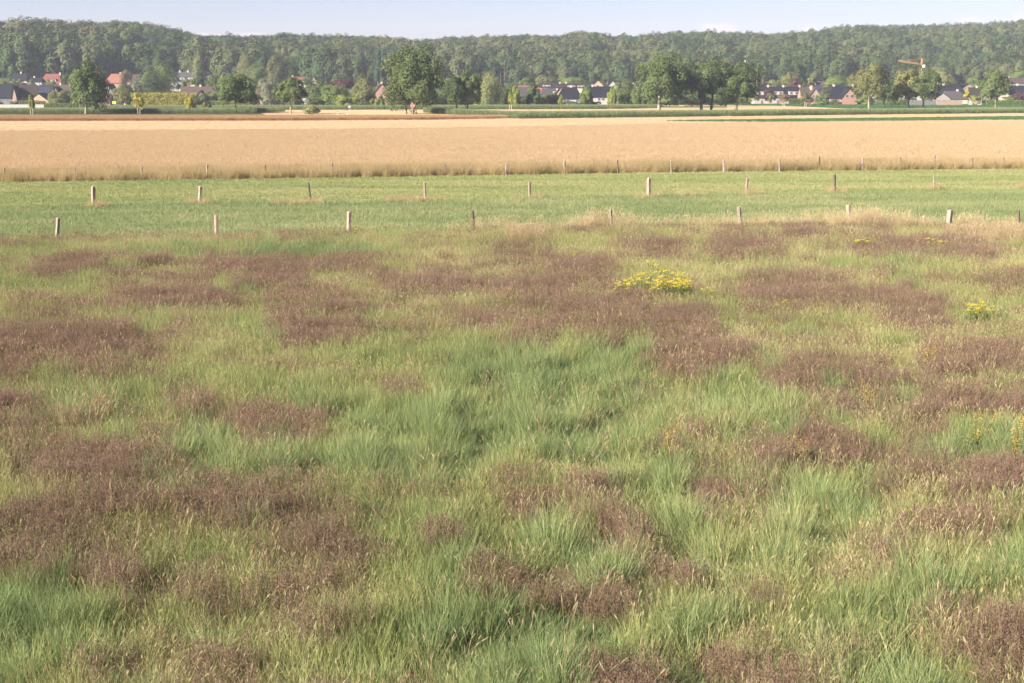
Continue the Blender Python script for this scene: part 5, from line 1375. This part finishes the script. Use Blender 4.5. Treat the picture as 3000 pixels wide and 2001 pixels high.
def disc(mb, r, n, y0, y1, a0=0.0, z=0.0, x=0.0):
    p = [(x + r * math.cos(a0 + 2 * math.pi * k / n), y0, z + r * math.sin(a0 + 2 * math.pi * k / n)) for k in range(n)]
    mb.prism(p, (0, y1 - y0, 0))
def stop_sign():
    g = ground(1209, 336); root = empty('stop_sign', g); tag(root, 'red octagonal stop sign before the tallest lane tree', 'stop sign')
    c = at(1209, 310, g.y).z; r = 6.2 * g.y / F
    m = MB(); m.tube([(0, 0.04, 0), (0, 0.04, c + r * .6)], 0.04, 8); add('post', m.mesh('post', M_steel), root)
    m = MB(); disc(m, r, 8, -0.01, 0.0, math.pi / 8, c); add('border', m.mesh('border', M_white), root)
    m = MB(); disc(m, r * .9, 8, -0.022, -0.012, math.pi / 8, c); pl = add('sign_plate', m.mesh('sign_plate', M_red), root)
    cu = bpy.data.curves.new('lettering', 'FONT'); cu.body = 'STOP'; cu.size = r * 0.82; cu.align_x = 'CENTER'; cu.align_y = 'CENTER'; cu.extrude = 0.004
    tmp = bpy.data.objects.new('lettering', cu); C.objects.link(tmp); bpy.context.view_layer.update()
    me = bpy.data.meshes.new_from_object(tmp.evaluated_get(bpy.context.evaluated_depsgraph_get())); bpy.data.objects.remove(tmp)
    me.materials.clear(); me.materials.append(M_white)
    t = add('lettering', me, pl, (0, -0.03, c), (math.pi / 2, 0, 0), (0.82, 1.0, 1.0))
stop_sign()
def sign(name, px, yc, yb, Y, kind, label, r=0.4):
    g = at(px, yb, Y); gz = tz(g.x, Y); root = empty(name, (g.x, Y, gz)); tag(root, label, 'road sign')
    c = at(px, yc, Y).z - gz
    m = MB(); m.tube([(0, 0.05, 0), (0, 0.05, c)], 0.045, 6); add('post', m.mesh('post', M_steel), root)
    if kind == 'plate':
        m = MB(); m.box(-.75, .75, -.03, 0, c - .45, c + .45); p = add('sign_plate', m.mesh('sign_plate', M_yellow), root)
        m = MB(); m.box(.55, .62, .03, .1, 0, c); add('post', m.mesh('post', M_steel), root)
        m = MB(); m.box(-.5, .5, -.036, -.032, c - .05, c + .07); m.box(-.35, .35, -.036, -.032, c - .26, c - .16); add('print', m.mesh('print', M_black), p)
    elif kind == 'round':
        m = MB(); disc(m, r, 18, -.03, 0, 0, c); add('sign_plate', m.mesh('sign_plate', M_white), root)
    elif kind == 'back':
        m = MB(); disc(m, r, 18, -.03, 0, 0, c); add('sign_plate', m.mesh('sign_plate', M_steel), root)
    elif kind == 'triangle':
        m = MB(); disc(m, r * 1.2, 3, -.03, 0, math.pi / 2, c); p = add('sign_plate', m.mesh('sign_plate', M_red), root)
        m = MB(); disc(m, r * .72, 3, -.04, -.033, math.pi / 2, c); add('inset', m.mesh('inset', M_white), p)
    elif kind == 'beacon':
        for k in range(4):
            m = MB(); m.box(-.22, .22, -.05, 0, c - .5 + k * .26, c - .5 + k * .26 + .25); add('stripe', m.mesh('stripe', M_red if k % 2 else M_white), root)
sign('town_sign', 335, 300.5, 316, 590, 'plate', 'yellow place-name sign on two posts beside the road')
sign('round_sign', 232, 301.5, 316, 560, 'round', 'small white round sign beside the broad lane tree trunk', .4)
sign('round_sign', 306, 301.5, 316, 560, 'round', 'small white round sign left of the yellow place-name sign', .42)
sign('warning_sign', 366, 305, 322, 550, 'triangle', 'triangular warning sign right of the yellow place-name sign', .5)
sign('traffic_sign', 1024, 313, 335, 430, 'back', 'grey round sign seen from behind in the dry field', .35)
sign('marker_post', 1017, 329, 336, 430, 'beacon', 'red and white marker below the grey round sign')
sign('marker_post', 989, 332, 336, 430, 'beacon', 'small red and white marker left of the grey round sign')

# ------------------------------------------------------------------ ragwort and dock in the meadow
M_rag = leaf_mat('ragwort_flower', [(0.44, 0.36, 0.03), (0.52, 0.43, 0.04), (0.58, 0.49, 0.06), (0.62, 0.53, 0.09)], 0.25, None, 0.2)
M_ragleaf = leaf_mat('ragwort_leaf', shade_ramp((0.09, 0.14, 0.045)), 0.3, None, 0.3)
M_dock = leaf_mat('dock_seed', [(0.30, 0.19, 0.05), (0.38, 0.25, 0.06), (0.40, 0.29, 0.09), (0.34, 0.17, 0.06)], 0.25, None, 0.3)
def head_mesh(r):
    V = []; Q = []; Rn = []
    for _ in range(28):
        a = r.uniform(0, 6.283); d = 0.075 * math.sqrt(r.uniform()); c = np.array([d * math.cos(a), d * math.sin(a), r.uniform(-.015, .02)]); s = r.uniform(.010, .017)
        t = np.array([math.cos(a), math.sin(a), r.normal(0, .3)]); b = np.array([-math.sin(a), math.cos(a), r.normal(0, .3)]); k = len(V)
        V += [tuple(c - t * s), tuple(c + b * s), tuple(c + t * s), tuple(c - b * s)]; Q.append((k, k + 1, k + 2, k + 3)); Rn += [r.uniform()] * 4
    return np_mesh('flower_head', np.array(V), np.array(Q), M_rag, np.array(Rn))
rr = np.random.default_rng(21)
HEADS = [head_mesh(rr) for _ in range(4)]
STEMS = []
for _ in range(4):
    pts = [(rr.normal(0, .13), rr.normal(0, .13), rr.uniform(.6, .82)) for _ in range(7)]
    mb = MB()
    for p in pts:
        mb.rr = rr.uniform(); mb.tube([(p[0] * .15, p[1] * .15, 0), (p[0] * .5, p[1] * .5, p[2] * .6), p], [.006, .005, .003], 4, False)
        for k in range(4):
            z = p[2] * (.25 + k * .18); a = rr.uniform(0, 6.283); q = Vector((p[0] * z / p[2] * .7, p[1] * z / p[2] * .7, z)); e = q + Vector((math.cos(a) * .12, math.sin(a) * .12, .03)); w = Vector((-math.sin(a), math.cos(a), 0)) * .03
            mb.poly([q, q.lerp(e, .5) + w, e, q.lerp(e, .5) - w])
    STEMS.append((mb.mesh('stem', M_ragleaf), pts))
def ragwort(px, py, s, label, group=None, k=None):
    """py: photo y of the flower heads"""
    k = int(rr.integers(0, 4)); g = ground(px, py, 0.75 * s); root = empty('ragwort_plant', (g.x, g.y, 0), rr.uniform(0, 6.28)); root.scale = (s, s, s)
    tag(root, label, 'wildflower', group); me, pts = STEMS[k]; add('stem', me, root)
    for i, p in enumerate(pts): add('flower_head', HEADS[i % 4], root, p, (rr.normal(0, .2), rr.normal(0, .2), rr.uniform(0, 6)), (1, 1, 1))
CL = 'ragwort plants of the big yellow clump'
for _ in range(17):
    ragwort(1910 + rr.uniform(0, 108), rr.uniform(811, 836), rr.uniform(.9, 1.1), 'yellow-flowered ragwort in the dense right half of the big clump', CL)
for (x, y) in ((1806, 838), (1814, 827), (1828, 829), (1840, 819), (1848, 812), (1856, 820), (1862, 814), (1877, 803), (1897, 806), (1894, 822), (1907, 846), (1835, 832)):
    ragwort(x, y, rr.uniform(.85, 1.0), 'yellow-flowered ragwort in the loose left half of the big clump', CL + ', left half')
for (x, y) in ((1931, 786), (1952, 793), (1975, 797), (1992, 799), (1906, 795)):
    ragwort(x, y, rr.uniform(.8, .95), 'yellow-flowered ragwort at the back of the big clump', CL + ', back')
ragwort(1908, 767, .95, 'single ragwort standing above the big yellow clump')
ragwort(2081, 846, .9, 'single ragwort just right of the big yellow clump')
for (x, y) in ((2842, 890), (2858, 888), (2872, 893), (2888, 902), (2848, 902), (2866, 904)):
    ragwort(x, y, rr.uniform(.9, 1.1), 'yellow ragwort in the small clump near the right edge', 'ragwort of the right-hand clump')
for (x, y) in ((2514, 703), (2524, 700), (2534, 703)): ragwort(x, y, .9, 'yellow ragwort in the small clump below the near fence', 'ragwort below the near fence')
for (x, y) in ((2722, 703), (2740, 706), (2756, 706), (2772, 707)): ragwort(x, y, .85, 'yellow ragwort in a loose row left of the wide pale post', 'ragwort row near the wide post')
ragwort(2295, 885, .8, 'single ragwort in the purple band right of the big clump')
ragwort(1267, 762, .8, 'single ragwort in the middle of the meadow')
ragwort(1042, 671, .8, 'single ragwort at the foot of a near fence post')
ragwort(1683, 741, .8, 'small ragwort left of and behind the big clump')
ragwort(2100, 702, .7, 'faint yellow ragwort left of the purple patch below the fence')
ragwort(2395, 903, .65, 'small ragwort far right of the big clump')
ragwort(2424, 691, .7, 'small ragwort in the purple patch below the fence')
ragwort(2140, 1527, .5, 'lone yellow ragwort in the green foreground')
def dock(px, yb, h, label):
    g = ground(px, yb); root = empty('dock_plant', (g.x, g.y, 0)); tag(root, label, 'wild plant', None)
    V = []; Q = []; Rn = []
    mb = MB()
    for s in range(4):
        tx, ty = rr.normal(0, .13), rr.normal(0, .1); hh = h * rr.uniform(.75, 1.0)
        mb.tube([(0, 0, 0), (tx * .5, ty * .5, hh * .5), (tx, ty, hh)], [.008, .006, .003], 4, False)
        for _ in range(90):
            f = rr.uniform(.42, 1.0); c = np.array([tx * f, ty * f, hh * f]) + rr.normal(0, .022, 3); e = rr.normal(0, 1, 3); e /= np.linalg.norm(e); b = np.cross(e, rr.normal(0, 1, 3)); b /= np.linalg.norm(b); z = rr.uniform(.008, .015); k = len(V)
            V += [tuple(c - e * z), tuple(c + b * z), tuple(c + e * z), tuple(c - b * z)]; Q.append((k, k + 1, k + 2, k + 3)); Rn += [rr.uniform()] * 4
    add('seed_head', np_mesh('seed_head', np.array(V), np.array(Q), M_dock, np.array(Rn)), root)
    for _ in range(7):
        a = rr.uniform(0, 6.28); q = Vector((0, 0, rr.uniform(.1, .5))); e = q + Vector((math.cos(a) * .3, math.sin(a) * .3, .08)); w = Vector((-math.sin(a), math.cos(a), 0)) * .06; mb.poly([q, q.lerp(e, .5) + w, e, q.lerp(e, .5) - w])
    add('stem', mb.mesh('stem', M_ragleaf), root)
dock(2858, 1355, 1.15, 'rust-coloured dock left of the one cut by the right edge')
dock(2965, 1405, 1.3, 'tall rust-coloured dock in seed at the right edge')
dock(1945, 1400, 1.1, 'yellowish dock in seed right of the lush middle patch')
dock(2345, 1400, 0.9, 'leafy yellow-green dock in the purple grass at the right')
dock(2545, 1240, 1.0, 'slender dock among the green tussocks at the right')
dock(2720, 1110, 0.9, 'slender dock in the purple band at the right')

# ------------------------------------------------------------------ air
def haze():
    mb = MB(); mb.box(-1650, 1650, -120, 2700, -46, 125)
    m, nt, N, L = new_mat('thin_air'); out = N.new('ShaderNodeOutputMaterial'); v = N.new('ShaderNodeVolumePrincipled')
    v.inputs['Color'].default_value = (0.80, 0.88, 1.0, 1); v.inputs['Density'].default_value = HAZE; v.inputs['Anisotropy'].default_value = 0.0
    L.new(v.outputs[0], out.inputs['Volume'])
    o = add('haze', mb.mesh('haze', m)); o['kind'] = 'stuff'
HAZE = 0.00009
haze()
